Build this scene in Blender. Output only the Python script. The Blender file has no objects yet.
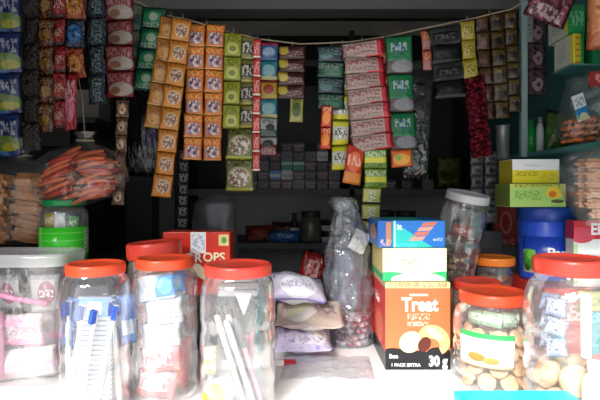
import bpy, bmesh, math, random
from mathutils import Vector, Matrix, noise
random.seed(11)
PI = math.pi
sc = bpy.context.scene
C = sc.collection
F, EZ, HY = 480.0, 1.285, 190.0
CT = 0.90                                   # counter top height


def W(px, py, d):
    """a point of the shop at distance d behind the camera plane"""
    return Vector(((px - 300) * d / F, d, EZ + (HY - py) * d / F))


def X(px, d): return (px - 300) * d / F
def Z(py, d): return EZ + (HY - py) * d / F


# ------------------------------------------------------------------ tags
def tag(o, label=None, cat=None, group=None, kind=None):
    if label: o['label'] = label
    if cat: o['category'] = cat
    if group: o['group'] = group
    if kind: o['kind'] = kind
    return o


def thing(name, label, cat, loc=(0, 0, 0), rot=(0, 0, 0), group=None):
    o = bpy.data.objects.new(name, None)
    o.empty_display_size = 0.02
    C.objects.link(o)
    o.location = loc
    o.rotation_euler = rot
    return tag(o, label, cat, group)


def link(name, me, parent=None, loc=(0, 0, 0), rot=(0, 0, 0)):
    o = bpy.data.objects.new(name, me)
    C.objects.link(o)
    if parent: o.parent = parent
    o.location = loc
    o.rotation_euler = rot
    return o


def copy_tree(o, parent=None):
    c = o.copy()
    C.objects.link(c)
    if parent: c.parent = parent
    for ch in list(o.children):
        copy_tree(ch, c)
    return c


# ------------------------------------------------------------------ materials
def new_mat(name):
    m = bpy.data.materials.new(name)
    m.use_nodes = True
    nt = m.node_tree
    nt.nodes.clear()
    out = nt.nodes.new('ShaderNodeOutputMaterial')
    return m, nt, out


def rgba(c): return (c[0], c[1], c[2], 1.0)


def hexc(h):
    h = h.lstrip('#')
    v = [int(h[i:i + 2], 16) / 255 for i in (0, 2, 4)]
    return tuple(x / 12.92 if x <= 0.04045 else ((x + 0.055) / 1.055) ** 2.4 for x in v)


def solid(name, col, rough=0.5, metal=0.0, var=0.12, scale=18.0, bump=0.0, spec=0.5, coat=0.0):
    if isinstance(col, str): col = hexc(col)
    m, nt, out = new_mat(name)
    N, L = nt.nodes.new, nt.links.new
    b = N('ShaderNodeBsdfPrincipled')
    tc = N('ShaderNodeTexCoord')
    nz = N('ShaderNodeTexNoise')
    nz.inputs['Scale'].default_value = scale
    nz.inputs['Detail'].default_value = 4
    L(tc.outputs['Object'], nz.inputs['Vector'])
    mx = N('ShaderNodeMix'); mx.data_type = 'RGBA'
    mx.inputs['A'].default_value = rgba([x * (1 - var) for x in col])
    mx.inputs['B'].default_value = rgba([min(1, x * (1 + var)) for x in col])
    L(nz.outputs['Fac'], mx.inputs['Factor'])
    L(mx.outputs['Result'], b.inputs['Base Color'])
    b.inputs['Roughness'].default_value = rough
    b.inputs['Metallic'].default_value = metal
    b.inputs['Specular IOR Level'].default_value = spec
    b.inputs['Coat Weight'].default_value = coat
    if bump:
        bp = N('ShaderNodeBump')
        bp.inputs['Strength'].default_value = bump
        bp.inputs['Distance'].default_value = 0.01
        L(nz.outputs['Fac'], bp.inputs['Height'])
        L(bp.outputs['Normal'], b.inputs['Normal'])
    L(b.outputs['BSDF'], out.inputs['Surface'])
    return m


def film(name, tint=(1, 1, 1), haze=0.06, gloss=0.6, rough=0.08, bump=0.0, scale=30.0, edge=0.35, hazecol=(0.9, 0.92, 0.95)):
    """thin clear plastic: mostly lets light straight through, glossy at grazing angles"""
    m, nt, out = new_mat(name)
    N, L = nt.nodes.new, nt.links.new
    tr = N('ShaderNodeBsdfTransparent'); tr.inputs['Color'].default_value = rgba(tint)
    gl = N('ShaderNodeBsdfGlossy'); gl.inputs['Roughness'].default_value = rough
    gl.inputs['Color'].default_value = (1, 1, 1, 1)
    df = N('ShaderNodeBsdfDiffuse'); df.inputs['Color'].default_value = rgba(hazecol)
    lw = N('ShaderNodeLayerWeight'); lw.inputs['Blend'].default_value = 0.3
    mu = N('ShaderNodeMath'); mu.operation = 'MULTIPLY_ADD'
    mu.inputs[1].default_value = gloss * edge * 2
    mu.inputs[2].default_value = 0.05 * gloss * 1.6
    L(lw.outputs['Facing'], mu.inputs[0])
    m1 = N('ShaderNodeMixShader'); m1.inputs[0].default_value = haze
    L(tr.outputs[0], m1.inputs[1]); L(df.outputs[0], m1.inputs[2])
    m2 = N('ShaderNodeMixShader')
    L(mu.outputs[0], m2.inputs[0]); L(m1.outputs[0], m2.inputs[1]); L(gl.outputs[0], m2.inputs[2])
    if bump:
        tc = N('ShaderNodeTexCoord')
        nz = N('ShaderNodeTexNoise'); nz.inputs['Scale'].default_value = scale
        nz.inputs['Detail'].default_value = 3; nz.inputs['Distortion'].default_value = 1.2
        L(tc.outputs['Object'], nz.inputs['Vector'])
        bp = N('ShaderNodeBump'); bp.inputs['Strength'].default_value = bump
        bp.inputs['Distance'].default_value = 0.02
        L(nz.outputs['Fac'], bp.inputs['Height'])
        L(bp.outputs['Normal'], gl.inputs['Normal']); L(bp.outputs['Normal'], lw.inputs['Normal'])
        L(bp.outputs['Normal'], df.inputs['Normal'])
    L(m2.outputs[0], out.inputs['Surface'])
    return m


PRINT_DIM = {'blue_detergent_print': .50, 'smoky_packet_print': .7, 'brown_packet_print': .6, 'red_packet_print': .65, 'red_pink_packet_print': .7,
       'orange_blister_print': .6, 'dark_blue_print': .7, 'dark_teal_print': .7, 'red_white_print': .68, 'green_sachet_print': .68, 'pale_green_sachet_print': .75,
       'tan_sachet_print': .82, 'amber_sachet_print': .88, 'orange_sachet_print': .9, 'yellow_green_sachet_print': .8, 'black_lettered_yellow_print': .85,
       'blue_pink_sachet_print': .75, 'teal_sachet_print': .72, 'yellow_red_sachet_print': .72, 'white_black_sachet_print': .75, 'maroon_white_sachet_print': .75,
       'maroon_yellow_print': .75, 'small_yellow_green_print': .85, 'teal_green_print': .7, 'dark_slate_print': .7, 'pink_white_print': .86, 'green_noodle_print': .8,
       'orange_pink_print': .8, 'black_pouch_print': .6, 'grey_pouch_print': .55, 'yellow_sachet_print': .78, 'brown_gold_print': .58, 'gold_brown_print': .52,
       'shiny_maroon_foil': .9, 'olive_beige_sachet_print': .9, 'black_silver_print': .7}      # darkens hanging packets' prints: deeper colours, plus shade painted into left and upper ones


def printed(name, base, layers=(), rough=0.32, bump=0.25, metal=0.0, bscale=6.0, spec=0.5):
    """printed packaging: flat shapes, pictures and small print laid out on the UV of a face"""
    kd = PRINT_DIM.get(name, 1.0) ** 2.2
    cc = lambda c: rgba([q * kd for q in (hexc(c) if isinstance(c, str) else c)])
    m, nt, out = new_mat(name)
    N, L = nt.nodes.new, nt.links.new
    uv = N('ShaderNodeUVMap')
    sp = N('ShaderNodeSeparateXYZ'); L(uv.outputs[0], sp.inputs[0])
    U, V = sp.outputs[0], sp.outputs[1]

    def math_(op, a, b=None, c=None):
        n = N('ShaderNodeMath'); n.operation = op
        for i, v in enumerate((a, b, c)):
            if v is None: continue
            if isinstance(v, (int, float)): n.inputs[i].default_value = v
            else: L(v, n.inputs[i])
        return n.outputs[0]

    def rect(x0, y0, x1, y1):
        a = math_('COMPARE', U, (x0 + x1) / 2, abs(x1 - x0) / 2)
        b = math_('COMPARE', V, (y0 + y1) / 2, abs(y1 - y0) / 2)
        return math_('MULTIPLY', a, b)

    def ell(cx, cy, rx, ry):
        a = math_('DIVIDE', math_('SUBTRACT', U, cx), rx)
        b = math_('DIVIDE', math_('SUBTRACT', V, cy), ry)
        return math_('LESS_THAN', math_('ADD', math_('MULTIPLY', a, a), math_('MULTIPLY', b, b)), 1.0)

    def scaled(sx, sy):
        n = N('ShaderNodeVectorMath'); n.operation = 'MULTIPLY'
        L(uv.outputs[0], n.inputs[0]); n.inputs[1].default_value = (sx, sy, 1)
        return n.outputs[0]

    def noise_(vec, sc_, det=1.0):
        n = N('ShaderNodeTexNoise'); n.inputs['Scale'].default_value = sc_
        n.inputs['Detail'].default_value = det
        L(vec, n.inputs['Vector'])
        return n.outputs['Fac']

    rgb = N('ShaderNodeRGB'); rgb.outputs[0].default_value = cc(base)
    cur = rgb.outputs[0]

    def over(mask, col):
        nonlocal cur
        mx = N('ShaderNodeMix'); mx.data_type = 'RGBA'
        L(mask, mx.inputs['Factor']); L(cur, mx.inputs['A'])
        if isinstance(col, (str, tuple, list)): mx.inputs['B'].default_value = cc(col)
        else: L(col, mx.inputs['B'])
        cur = mx.outputs['Result']

    for ly in layers:
        k = ly[0]
        if k == 'r': over(rect(*ly[1:5]), ly[5])
        elif k == 'e': over(ell(*ly[1:5]), ly[5])
        elif k == 't':
            nx, ny = (ly[6], ly[7]) if len(ly) > 7 else (9, 9)
            msk = math_('MULTIPLY', math_('GREATER_THAN', noise_(scaled(nx * 1.7, ny * 1.7), 1.0, 2), 0.5), 0.72)
            over(math_('MULTIPLY', msk, rect(*ly[1:5])), ly[5])
        elif k == 'v':
            vo = N('ShaderNodeTexVoronoi'); vo.inputs['Scale'].default_value = ly[6]
            L(uv.outputs[0], vo.inputs['Vector'])
            sx = N('ShaderNodeSeparateColor'); L(vo.outputs['Color'], sx.inputs[0])
            rp = N('ShaderNodeValToRGB'); rp.color_ramp.interpolation = 'CONSTANT'
            els = rp.color_ramp.elements
            cols = ly[5]
            while len(els) < len(cols): els.new(0.5)
            for i, c_ in enumerate(cols):
                els[i].position = i / len(cols); els[i].color = cc(c_)
            L(sx.outputs[0], rp.inputs[0])
            over(ell(*ly[1:5]), rp.outputs[0])
        elif k == 'n':
            over(math_('GREATER_THAN', noise_(scaled(1, 1), ly[2], 3), ly[3]), ly[1])
        elif k == 'b':
            a = math_('MULTIPLY', U, math.cos(ly[1])); b = math_('MULTIPLY', V, math.sin(ly[1]))
            over(math_('COMPARE', math_('ADD', a, b), ly[2], ly[3]), ly[4])
        elif k == 's':                                      # stripes along v
            over(math_('GREATER_THAN', math_('SINE', math_('MULTIPLY', V, ly[1] * 2 * PI)), ly[2]), ly[3])
    b = N('ShaderNodeBsdfPrincipled')
    L(cur, b.inputs['Base Color'])
    b.inputs['Roughness'].default_value = rough
    b.inputs['Metallic'].default_value = metal
    b.inputs['Specular IOR Level'].default_value = spec
    if bump:
        bp = N('ShaderNodeBump'); bp.inputs['Strength'].default_value = bump
        bp.inputs['Distance'].default_value = 0.012
        L(noise_(scaled(1, 1), bscale, 3), bp.inputs['Height'])
        L(bp.outputs['Normal'], b.inputs['Normal'])
    L(b.outputs['BSDF'], out.inputs['Surface'])
    return m


# ------------------------------------------------------------------ meshes
def finish(bm, name, mats, smooth=False):
    bmesh.ops.recalc_face_normals(bm, faces=bm.faces)
    me = bpy.data.meshes.new(name)
    bm.to_mesh(me); bm.free()
    for m in (mats if isinstance(mats, (list, tuple)) else [mats]):
        me.materials.append(m)
    if smooth:
        me.polygons.foreach_set('use_smooth', [True] * len(me.polygons))
    return me


def box_me(name, sx, sy, sz, mats, bevel=0.0015, faces=None):
    """box, x and y centred, bottom at z=0.  mats: [front(-y), side, top]; every face has its own 0..1 UV"""
    bm = bmesh.new()
    uvl = bm.loops.layers.uv.new('UVMap')
    x, y = sx / 2, sy / 2
    P = [(-x, -y, 0), (x, -y, 0), (x, y, 0), (-x, y, 0), (-x, -y, sz), (x, -y, sz), (x, y, sz), (-x, y, sz)]
    vs = [bm.verts.new(p) for p in P]
    nm = len(mats) if isinstance(mats, (list, tuple)) else 1
    for idx, mi in (((0, 1, 5, 4), 0), ((1, 2, 6, 5), 1), ((2, 3, 7, 6), 0), ((3, 0, 4, 7), 1), ((4, 5, 6, 7), 2), ((3, 2, 1, 0), 2)):
        f = bm.faces.new([vs[i] for i in idx])
        f.material_index = min(mi, nm - 1)
        for lp, uv in zip(f.loops, ((0, 0), (1, 0), (1, 1), (0, 1))):
            lp[uvl].uv = uv
    if bevel:
        bmesh.ops.bevel(bm, geom=list(bm.edges), offset=bevel, segments=2, affect='EDGES', profile=0.6)
    return finish(bm, name, mats)


def add_box(bm, c, s, rot=None):
    r = bmesh.ops.create_cube(bm, size=1.0)
    M = Matrix.Translation(c) @ (rot or Matrix.Identity(4)) @ Matrix.Diagonal((s[0], s[1], s[2], 1))
    bmesh.ops.transform(bm, matrix=M, verts=r['verts'])
    return r['verts']


def add_lathe(bm, prof, seg=48, knurl=None, cap0=True, cap1=True):
    rings = []
    for j, (r, z) in enumerate(prof):
        ring = []
        for i in range(seg):
            rr = r
            if knurl and knurl[0] <= j <= knurl[1] and i % 2: rr = r * (1 - knurl[2])
            a = 2 * PI * i / seg
            ring.append(bm.verts.new((rr * math.cos(a), rr * math.sin(a), z)))
        rings.append(ring)
    uvl = bm.loops.layers.uv.verify()
    z0, z1 = prof[0][1], prof[-1][1]
    for j in range(len(prof) - 1):
        for i in range(seg):
            f = bm.faces.new((rings[j][i], rings[j][(i + 1) % seg], rings[j + 1][(i + 1) % seg], rings[j + 1][i]))
            f.smooth = True
            for lp, (ii, jj) in zip(f.loops, ((i, j), (i + 1, j), (i + 1, j + 1), (i, j + 1))):
                lp[uvl].uv = (ii / seg, (prof[jj][1] - z0) / max(1e-6, (z1 - z0)))
    if cap0: bm.faces.new(list(reversed(rings[0])))
    if cap1: bm.faces.new(rings[-1])


def lathe_me(name, prof, mat, seg=48, knurl=None, cap0=True, cap1=True):
    bm = bmesh.new()
    add_lathe(bm, prof, seg, knurl, cap0, cap1)
    return finish(bm, name, mat)


def tube_me(name, pts, rad, mat, seg=10):
    bm = bmesh.new()
    rings = []
    pts = [Vector(p) for p in pts]
    for i, p in enumerate(pts):
        t = (pts[min(i + 1, len(pts) - 1)] - pts[max(i - 1, 0)]).normalized()
        a = t.cross(Vector((0.13, 0.21, 0.97))).normalized(); b = t.cross(a)
        r = rad[i] if isinstance(rad, (list, tuple)) else rad
        rings.append([bm.verts.new(p + r * (math.cos(2 * PI * k / seg) * a + math.sin(2 * PI * k / seg) * b)) for k in range(seg)])
    for i in range(len(pts) - 1):
        for k in range(seg):
            bm.faces.new((rings[i][k], rings[i][(k + 1) % seg], rings[i + 1][(k + 1) % seg], rings[i + 1][k])).smooth = True
    bm.faces.new(list(reversed(rings[0]))); bm.faces.new(rings[-1])
    return finish(bm, name, mat)


def pillow_me(name, w, h, t, mats, seed=0, nx=12, ny=14, wrinkle=0.12, sag=0.0, crimp=0.07, zig=True):
    """sealed packet standing in the x-z plane, front towards -y, origin at its centre"""
    bm = bmesh.new()
    uvl = bm.loops.layers.uv.new('UVMap')
    grids = []
    for side in (-1, 1):
        g = []
        for j in range(ny + 1):
            row = []
            for i in range(nx + 1):
                u, v = i / nx, j / ny
                edge = i in (0, nx) or j in (0, ny)
                vv = max(0, min(1, (v - crimp) / (1 - 2 * crimp)))
                uu = max(0, min(1, (u - crimp * .5) / (1 - crimp)))
                bl = (math.sin(PI * uu) ** 0.6) * (math.sin(PI * (vv ** (1 + sag))) ** 0.55) if 0 < uu < 1 and 0 < vv < 1 else 0.0
                n = noise.noise(Vector((u * 3.3 + seed * 7.1, v * 3.3 + side, seed * 3.7)))
                n2 = noise.noise(Vector((u * 9 + seed * 5.1, v * 7 + side * 3, seed)))
                d = t / 2 * (bl * (1 + wrinkle * 2.2 * n) + wrinkle * 0.9 * n2 * bl) + 0.0004
                wv = t * 0.35 * noise.noise(Vector((u * 1.7 + seed, v * 1.3, seed * 1.9)))
                narrow = 1 - 0.05 * math.sin(PI * v)
                x = (u - .5) * w * narrow
                z = (v - .5) * h
                if j in (0, ny) and zig: z += (0.012 * h if i % 2 else 0) * (-1 if j == 0 else 1)
                if side == 1 and edge:
                    row.append(grids[0][j][i])
                else:
                    row.append(bm.verts.new((x, (0 if edge else side * d) + wv, z)))
            g.append(row)
        grids.append(g)
    for si, g in enumerate(grids):
        for j in range(ny):
            for i in range(nx):
                q = ((i, j), (i + 1, j), (i + 1, j + 1), (i, j + 1))
                try: f = bm.faces.new([g[b][a] for a, b in q])
                except ValueError: continue
                f.smooth = True
                if isinstance(mats, (list, tuple)) and len(mats) > 1: f.material_index = si
                for lp in f.loops:
                    for a, b in q:
                        if g[b][a] == lp.vert:
                            lp[uvl].uv = ((a / nx) if si == 0 else 1 - a / nx, b / ny)
    return finish(bm, name, mats)


def lump_me(name, r, mat, squash=(1, 1, 1), amp=0.15, freq=2.0, seed=0, sub=2):
    bm = bmesh.new()
    bmesh.ops.create_icosphere(bm, subdivisions=sub, radius=1)
    for v in bm.verts:
        n = noise.noise(v.co * freq + Vector((seed * 3.1, seed * 1.7, 0)))
        v.co = Vector((v.co.x * squash[0], v.co.y * squash[1], v.co.z * squash[2])) * r * (1 + amp * n)
    return finish(bm, name, mat, True)


def bag_me(name, prof, mat, depth=0.6, seed=0, seg=36, amp=0.10, freq=5.0, cap1=False):
    """plastic bag: prof = [(half width, z, x offset)...], elliptical section with creases"""
    bm = bmesh.new()
    uvl = bm.loops.layers.uv.new('UVMap')
    # resample
    pr = []
    for k in range(len(prof) - 1):
        for s in range(4):
            t = s / 4; t = t * t * (3 - 2 * t)
            pr.append([prof[k][q] * (1 - t) + prof[k + 1][q] * t for q in range(3)])
    pr.append(list(prof[-1]))
    rings = []
    for j, (w, z, xo) in enumerate(pr):
        ring = []
        for i in range(seg):
            a = 2 * PI * i / seg
            ca, sa = math.cos(a), math.sin(a)
            n = noise.noise(Vector((ca * freq * .5 + seed, sa * freq * .5, z * freq * 6)))
            fold = noise.noise(Vector((ca * freq * 1.6, sa * freq * 1.6 + seed, z * freq * 2.2)))
            k = 1 + amp * 1.4 * n + amp * fold + (amp * .9 * (abs(noise.noise(Vector((ca * 2.3 + seed, sa * 2.3, z * 19)))) * 2 - .6) if amp > .12 else 0)
            ring.append(bm.verts.new((xo + w * ca * k, w * depth * sa * k, z + 0.25 * amp * w * fold)))
        rings.append(ring)
    for j in range(len(pr) - 1):
        for i in range(seg):
            f = bm.faces.new((rings[j][i], rings[j][(i + 1) % seg], rings[j + 1][(i + 1) % seg], rings[j + 1][i]))
            f.smooth = True
            for lp, (ii, jj) in zip(f.loops, ((i, j), (i + 1, j), (i + 1, j + 1), (i, j + 1))):
                lp[uvl].uv = (ii / seg * 2, jj / len(pr))
    bm.faces.new(list(reversed(rings[0])))
    if cap1: bm.faces.new(rings[-1])
    return finish(bm, name, mat)


def text_me(s, size, mat, bold=0.0, ext=0.0004, align='CENTER', shear=0.0, sx=1.0):
    cu = bpy.data.curves.new('lettering', 'FONT')
    cu.body = s; cu.size = size; cu.extrude = ext; cu.offset = bold * size
    cu.align_x = align; cu.align_y = 'CENTER'; cu.shear = shear
    cu.resolution_u = 3
    o = bpy.data.objects.new('lettering_source', cu)
    C.objects.link(o)
    dg = bpy.context.evaluated_depsgraph_get()
    me = bpy.data.meshes.new_from_object(o.evaluated_get(dg))
    bpy.data.objects.remove(o); bpy.data.curves.remove(cu)
    me.materials.clear(); me.materials.append(mat)
    for v in me.vertices:                    # stand it up, facing -y
        x, y, z = v.co
        v.co = (x * sx, -z, y)
    me.name = 'lettering'
    return me


def shape_me(name, pts, mat, t=0.0005):
    """flat printed or cut shape in the x-z plane, facing -y, thickness t"""
    bm = bmesh.new()
    a = [bm.verts.new((p[0], -t, p[1])) for p in pts]
    b = [bm.verts.new((p[0], 0, p[1])) for p in pts]
    n = len(pts)
    bm.faces.new(a); bm.faces.new(list(reversed(b)))
    for i in range(n):
        bm.faces.new((a[i], a[(i + 1) % n], b[(i + 1) % n], b[i]))
    return finish(bm, name, mat)


def ellipse_pts(cx, cz, rx, rz, n=28, rot=0.0, a0=0.0, a1=2 * PI):
    out = []
    full = abs(a1 - a0 - 2 * PI) < 1e-6
    for i in range(n if full else n + 1):
        a = a0 + (a1 - a0) * i / n
        x, z = rx * math.cos(a), rz * math.sin(a)
        out.append((cx + x * math.cos(rot) - z * math.sin(rot), cz + x * math.sin(rot) + z * math.cos(rot)))
    return out


def band_me(name, R, a0, a1, z0, z1, mat, n=24, t=0.0006):
    """label wrapped on a round jar, angles measured from -y (front), to the right positive"""
    bm = bmesh.new()
    uvl = bm.loops.layers.uv.new('UVMap')
    cols = []
    for i in range(n + 1):
        a = a0 + (a1 - a0) * i / n
        q = []
        for r in (R, R + t):
            x, y = r * math.sin(a), -r * math.cos(a)
            q.append((bm.verts.new((x, y, z0)), bm.verts.new((x, y, z1))))
        cols.append(q)
    for i in range(n):
        (i0, o0), (i1, o1) = cols[i], cols[i + 1]
        f = bm.faces.new((o0[0], o1[0], o1[1], o0[1])); f.smooth = True
        for lp, uv in zip(f.loops, ((i / n, 0), ((i + 1) / n, 0), ((i + 1) / n, 1), (i / n, 1))): lp[uvl].uv = uv
        bm.faces.new((i0[0], i0[1], i1[1], i1[0]))
        bm.faces.new((o0[1], o1[1], i1[1], i0[1])); bm.faces.new((o0[0], i0[0], i1[0], o1[0]))
    for k in (0, -1):
        i0, o0 = cols[k]
        bm.faces.new((i0[0], o0[0], o0[1], i0[1]))
    return finish(bm, name, mat)


# ------------------------------------------------------------------ common materials
M_clear = film('clear_pet_plastic', haze=0.07, gloss=0.9, rough=0.05, edge=0.45, bump=0.10, scale=35)
M_bag = film('clear_bag_film', haze=0.02, gloss=0.6, rough=0.10, bump=0.7, scale=22, edge=0.35)
M_bag_grey = film('grey_bag_film', tint=(0.80, 0.83, 0.88), haze=0.16, gloss=0.95, rough=0.12, bump=1.0, scale=20, edge=0.4, hazecol=(0.50, 0.54, 0.62))
M_bag_dark = film('dark_bag_film', tint=(0.45, 0.42, 0.42), haze=0.10, gloss=0.9, rough=0.10, bump=0.8, scale=22, edge=0.4, hazecol=(0.25, 0.24, 0.25))
M_white_pl = solid('white_plastic', (0.85, 0.86, 0.88), 0.35)
M_red_pl = solid('red_orange_plastic', '#d94a2a', 0.33, var=0.05)
M_red2_pl = solid('red_plastic', '#d14034', 0.33, var=0.05)
M_orange_pl = solid('orange_plastic', '#f0812a', 0.33, var=0.05)
M_green_pl = solid('green_plastic', '#0f8a4a', 0.35, var=0.05)
M_blue_pl = solid('blue_plastic', '#2450c8', 0.32, var=0.05)
M_lid_clear = film('cloudy_lid_plastic', haze=0.55, gloss=0.5, rough=0.2)
M_black = solid('black_paint', (0.012, 0.012, 0.014), 0.5)
M_dark = solid('dark_grey_plastic', (0.05, 0.052, 0.06), 0.45)
M_teal = solid('teal_painted_metal', (0.07, 0.24, 0.24), 0.45, var=0.2, scale=8)
M_tealpost = solid('pale_teal_paint', (0.30, 0.42, 0.44), 0.45, var=0.25, scale=12)
M_ink_w = solid('white_ink', (0.9, 0.9, 0.9), 0.5, var=0.02)
M_ink_k = solid('black_ink', (0.02, 0.02, 0.025), 0.5, var=0.02)
M_ink_red = solid('red_ink', '#d8302a', 0.5, var=0.02)
M_thread = solid('jute_thread', (0.22, 0.18, 0.13), 0.9)

# ------------------------------------------------------------------ the setting
def slab(name, x0, x1, y0, y1, z0, z1, mat, label, cat):
    bm = bmesh.new()
    add_box(bm, ((x0 + x1) / 2, (y0 + y1) / 2, (z0 + z1) / 2), (x1 - x0, y1 - y0, z1 - z0))
    o = link(name, finish(bm, name, mat))
    return tag(o, label, cat, kind='structure')


M_wall_dark = solid('sooty_dark_wall', (0.035, 0.034, 0.036), 0.7, var=0.35, scale=5, bump=0.2)  # near-black wall paint, mottled by noise
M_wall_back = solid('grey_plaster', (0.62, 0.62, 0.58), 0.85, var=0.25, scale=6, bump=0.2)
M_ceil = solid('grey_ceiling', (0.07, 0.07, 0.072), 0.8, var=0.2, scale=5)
M_floor = solid('cement_floor', (0.13, 0.125, 0.12), 0.8, var=0.2, scale=6)
M_street = solid('pale_street', (0.40, 0.38, 0.35), 0.9, var=0.2, scale=1.5)
XL, XR, YB = -0.86, 0.88, 2.60
slab('floor', XL, XR, 0.55, YB, -0.05, 0.0, M_floor, 'grey cement floor of the shop', 'floor')
slab('ground', -6, 6, -9, 0.55, -0.08, -0.03, M_street, 'pale street in front of the shop', 'ground')
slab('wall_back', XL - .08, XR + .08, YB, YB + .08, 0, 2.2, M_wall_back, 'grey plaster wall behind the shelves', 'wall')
slab('wall_left', XL - .08, XL, 0.33, YB, 0, 2.2, M_wall_dark, 'dark sooty wall on the left side of the shop', 'wall')  # front end carried forward out of view to shade the left-hand strips
slab('wall_right', XR, XR + .08, 0.25, YB, 0, 2.2, M_teal, 'teal painted wall behind the right-hand rack', 'wall')  # also run forward unseen, to keep light off the right-hand goods
slab('ceiling', -1.6, 1.6, -.5, YB + .08, 2.2, 2.26, M_ceil, 'grey ceiling slab reaching out over the counter', 'ceiling')  # overhang reaches forward out of view to shade the upper goods
slab('trim_3', -1.6, 1.6, -.56, -.5, 2.14, 2.26, M_ceil, 'grey board along the front edge of the roof', 'trim')  # out-of-view board added to cut daylight on the hanging strips
slab('trim_1', XL, XR, 1.52, 1.60, Z(9, 1.52), 2.2, solid('grey_painted_lintel', (0.10, 0.10, 0.10), 0.6), 'grey lintel across the top of the shop opening', 'trim')
slab('trim_2', X(126, 1.75), X(152, 1.75), 1.75, 1.84, 0, 2.2, M_black, 'black upright post inside on the left', 'post')

# counter
M_counter = solid('white_laminate', (0.86, 0.86, 0.86), 0.28, var=0.03)
ct = thing('counter', 'long white shop counter carrying the jars and boxes', 'counter', (0, 0, 0))
bm = bmesh.new(); add_box(bm, (0.01, 1.06, CT - .0125), (1.70, 0.92, .025))
bmesh.ops.bevel(bm, geom=list(bm.edges), offset=.004, segments=2, affect='EDGES')
link('countertop', finish(bm, 'countertop', M_counter), ct)
bm = bmesh.new(); add_box(bm, (0.01, 0.66, (CT - .025) / 2), (1.66, 0.03, CT - .025))
link('front_panel', finish(bm, 'front_panel', solid('counter_front_paint', (0.45, 0.5, 0.52), 0.5)), ct)
for sx in (-.80, .82):
    bm = bmesh.new(); add_box(bm, (sx, 1.09, (CT - .025) / 2), (.04, 0.82, CT - .025))
    link('side_panel', finish(bm, 'side_panel', M_dark), ct)

# ------------------------------------------------------------------ hanging cords
def cord(name, label, pts, r=0.0018, mat=M_thread):
    o = link(name, tube_me(name, pts, r, mat, 8))
    return tag(o, label, 'cord')


CORD = [(95, -18), (120, -7), (140, 3), (165, 15), (190, 20), (225, 31), (260, 39), (300, 44), (350, 42), (390, 36), (420, 29), (470, 19), (512, 9), (532, -4), (560, -22)]
cord('garland_rope', 'sagging cord strung across the opening holding the sachet strips', [W(a, b, 1.215) for a, b in CORD])


def cord_y(px):
    for (a, b), (c, d) in zip(CORD, CORD[1:]):
        if a <= px <= c: return b + (d - b) * (px - a) / (c - a)
    return 0
lr = thing('hanging_rail', 'thin metal rail above the left end of the counter', 'rail', (0, 0, 0))
zr = 1.285 + 200 / 480 * 1.0
link('rod', tube_me('rod', [(XL, 1.0, zr), (-0.34, 1.0, zr)], 0.006, solid('dull_steel', (0.3, 0.3, 0.3), 0.4, 0.8)), lr)
link('hanger', tube_me('hanger', [(-0.345, 1.0, zr), (-0.345, 1.0, 2.2)], 0.004, M_dark), lr)

# ------------------------------------------------------------------ strips of sachets
seedc = [0]


def strip(name, label, top, bot, wpx, d, rows, mats, cols=1, bulge=0.009, part='sachet', rough=0, cat='sachet strip', group=None, wr=0.14, pick=None, mess=1.6):
    T, B = W(*top, d), W(*bot, d)
    Lv = B - T
    L = Lv.length
    th = -math.asin(max(-1, min(1, Lv.x / L)))
    r = thing(name, label, cat, T, (0, th, 0), group)
    w = wpx * d / F / cols
    h = L / rows
    mats = mats if isinstance(mats, list) else [mats]
    cache = {}
    for j in range(rows):
        for i in range(cols):
            mi = pick(j, i) if pick else (j * cols + i) % len(mats)
            k = (mi, (j + i) % 3)
            if k not in cache:
                seedc[0] += 1
                cache[k] = pillow_me(part, w * 0.99, h * 1.0, bulge, mats[mi], seed=seedc[0] * 1.37, wrinkle=wr)
            link(part, cache[k], r, ((i - (cols - 1) / 2) * w, random.uniform(-.001, .001), -(j + .5) * h),
                 (mess * random.uniform(-.07, .07), mess * random.uniform(-.015, .015), mess * random.uniform(-.12, .12)))
    if cat == 'sachet strip' or cat == 'packet':
        # thread loop by which it hangs
        link('hanging_loop', tube_me('hanging_loop', [(0, 0, 0.0), (0.002, 0, .006), (0, 0.0, .013)], 0.0008, M_thread, 6), r)
    return r


# --- prints
P = printed
p_blue = P('blue_detergent_print', '#16307e', [('b', 0.9, 0.35, 0.10, '#4b7fd0'), ('e', .55, .30, .5, .2, '#7fa04a'), ('e', .7, .22, .25, .1, '#c8c33c'), ('t', .1, .5, .9, .85, '#dfe8f6', 6, 4), ('r', 0, .94, 1, 1, '#2f4da0')])
p_darkclear = P('smoky_packet_print', '#1d1a18', [('n', '#4a4038', 4, .55), ('t', .1, .2, .9, .8, '#4e453c', 5, 8)], rough=.15, bump=.9, bscale=9)
p_brown = P('brown_packet_print', '#5a3218', [('n', '#8a4a1c', 3, .5), ('e', .5, .4, .35, .2, '#a8752c'), ('t', .1, .65, .9, .9, '#c8a87a', 6, 9)], rough=.25, bump=.6)
p_redstrip = P('red_packet_print', '#8a1414', [('n', '#b5271f', 3, .5), ('r', 0, 0, 1, .12, '#4a0c0c'), ('t', .1, .3, .9, .6, '#d8b0a0', 5, 6)], rough=.22, bump=.7)
p_redpink = P('red_pink_packet_print', '#a81a2c', [('e', .5, .35, .4, .22, '#d87a8c'), ('t', .1, .5, .9, .85, '#e8c8c8', 7, 4)], rough=.18, bump=.9)
p_multi_o = P('orange_blister_print', '#b8501a', [('e', .5, .45, .4, .3, '#d88a2c'), ('n', '#7a1c14', 4, .57)], rough=.2, bump=.8)
p_multi_b = P('dark_blue_print', '#14304a', [('e', .5, .5, .35, .3, '#2a6ab0'), ('n', '#1a1a24', 4, .58)], rough=.2, bump=.8)
p_darkteal = P('dark_teal_print', '#14242c', [('n', '#233a44', 4, .5), ('t', .3, .1, .8, .9, '#8aa0a8', 4, 9)], rough=.12, bump=1.0, bscale=9)
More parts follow.
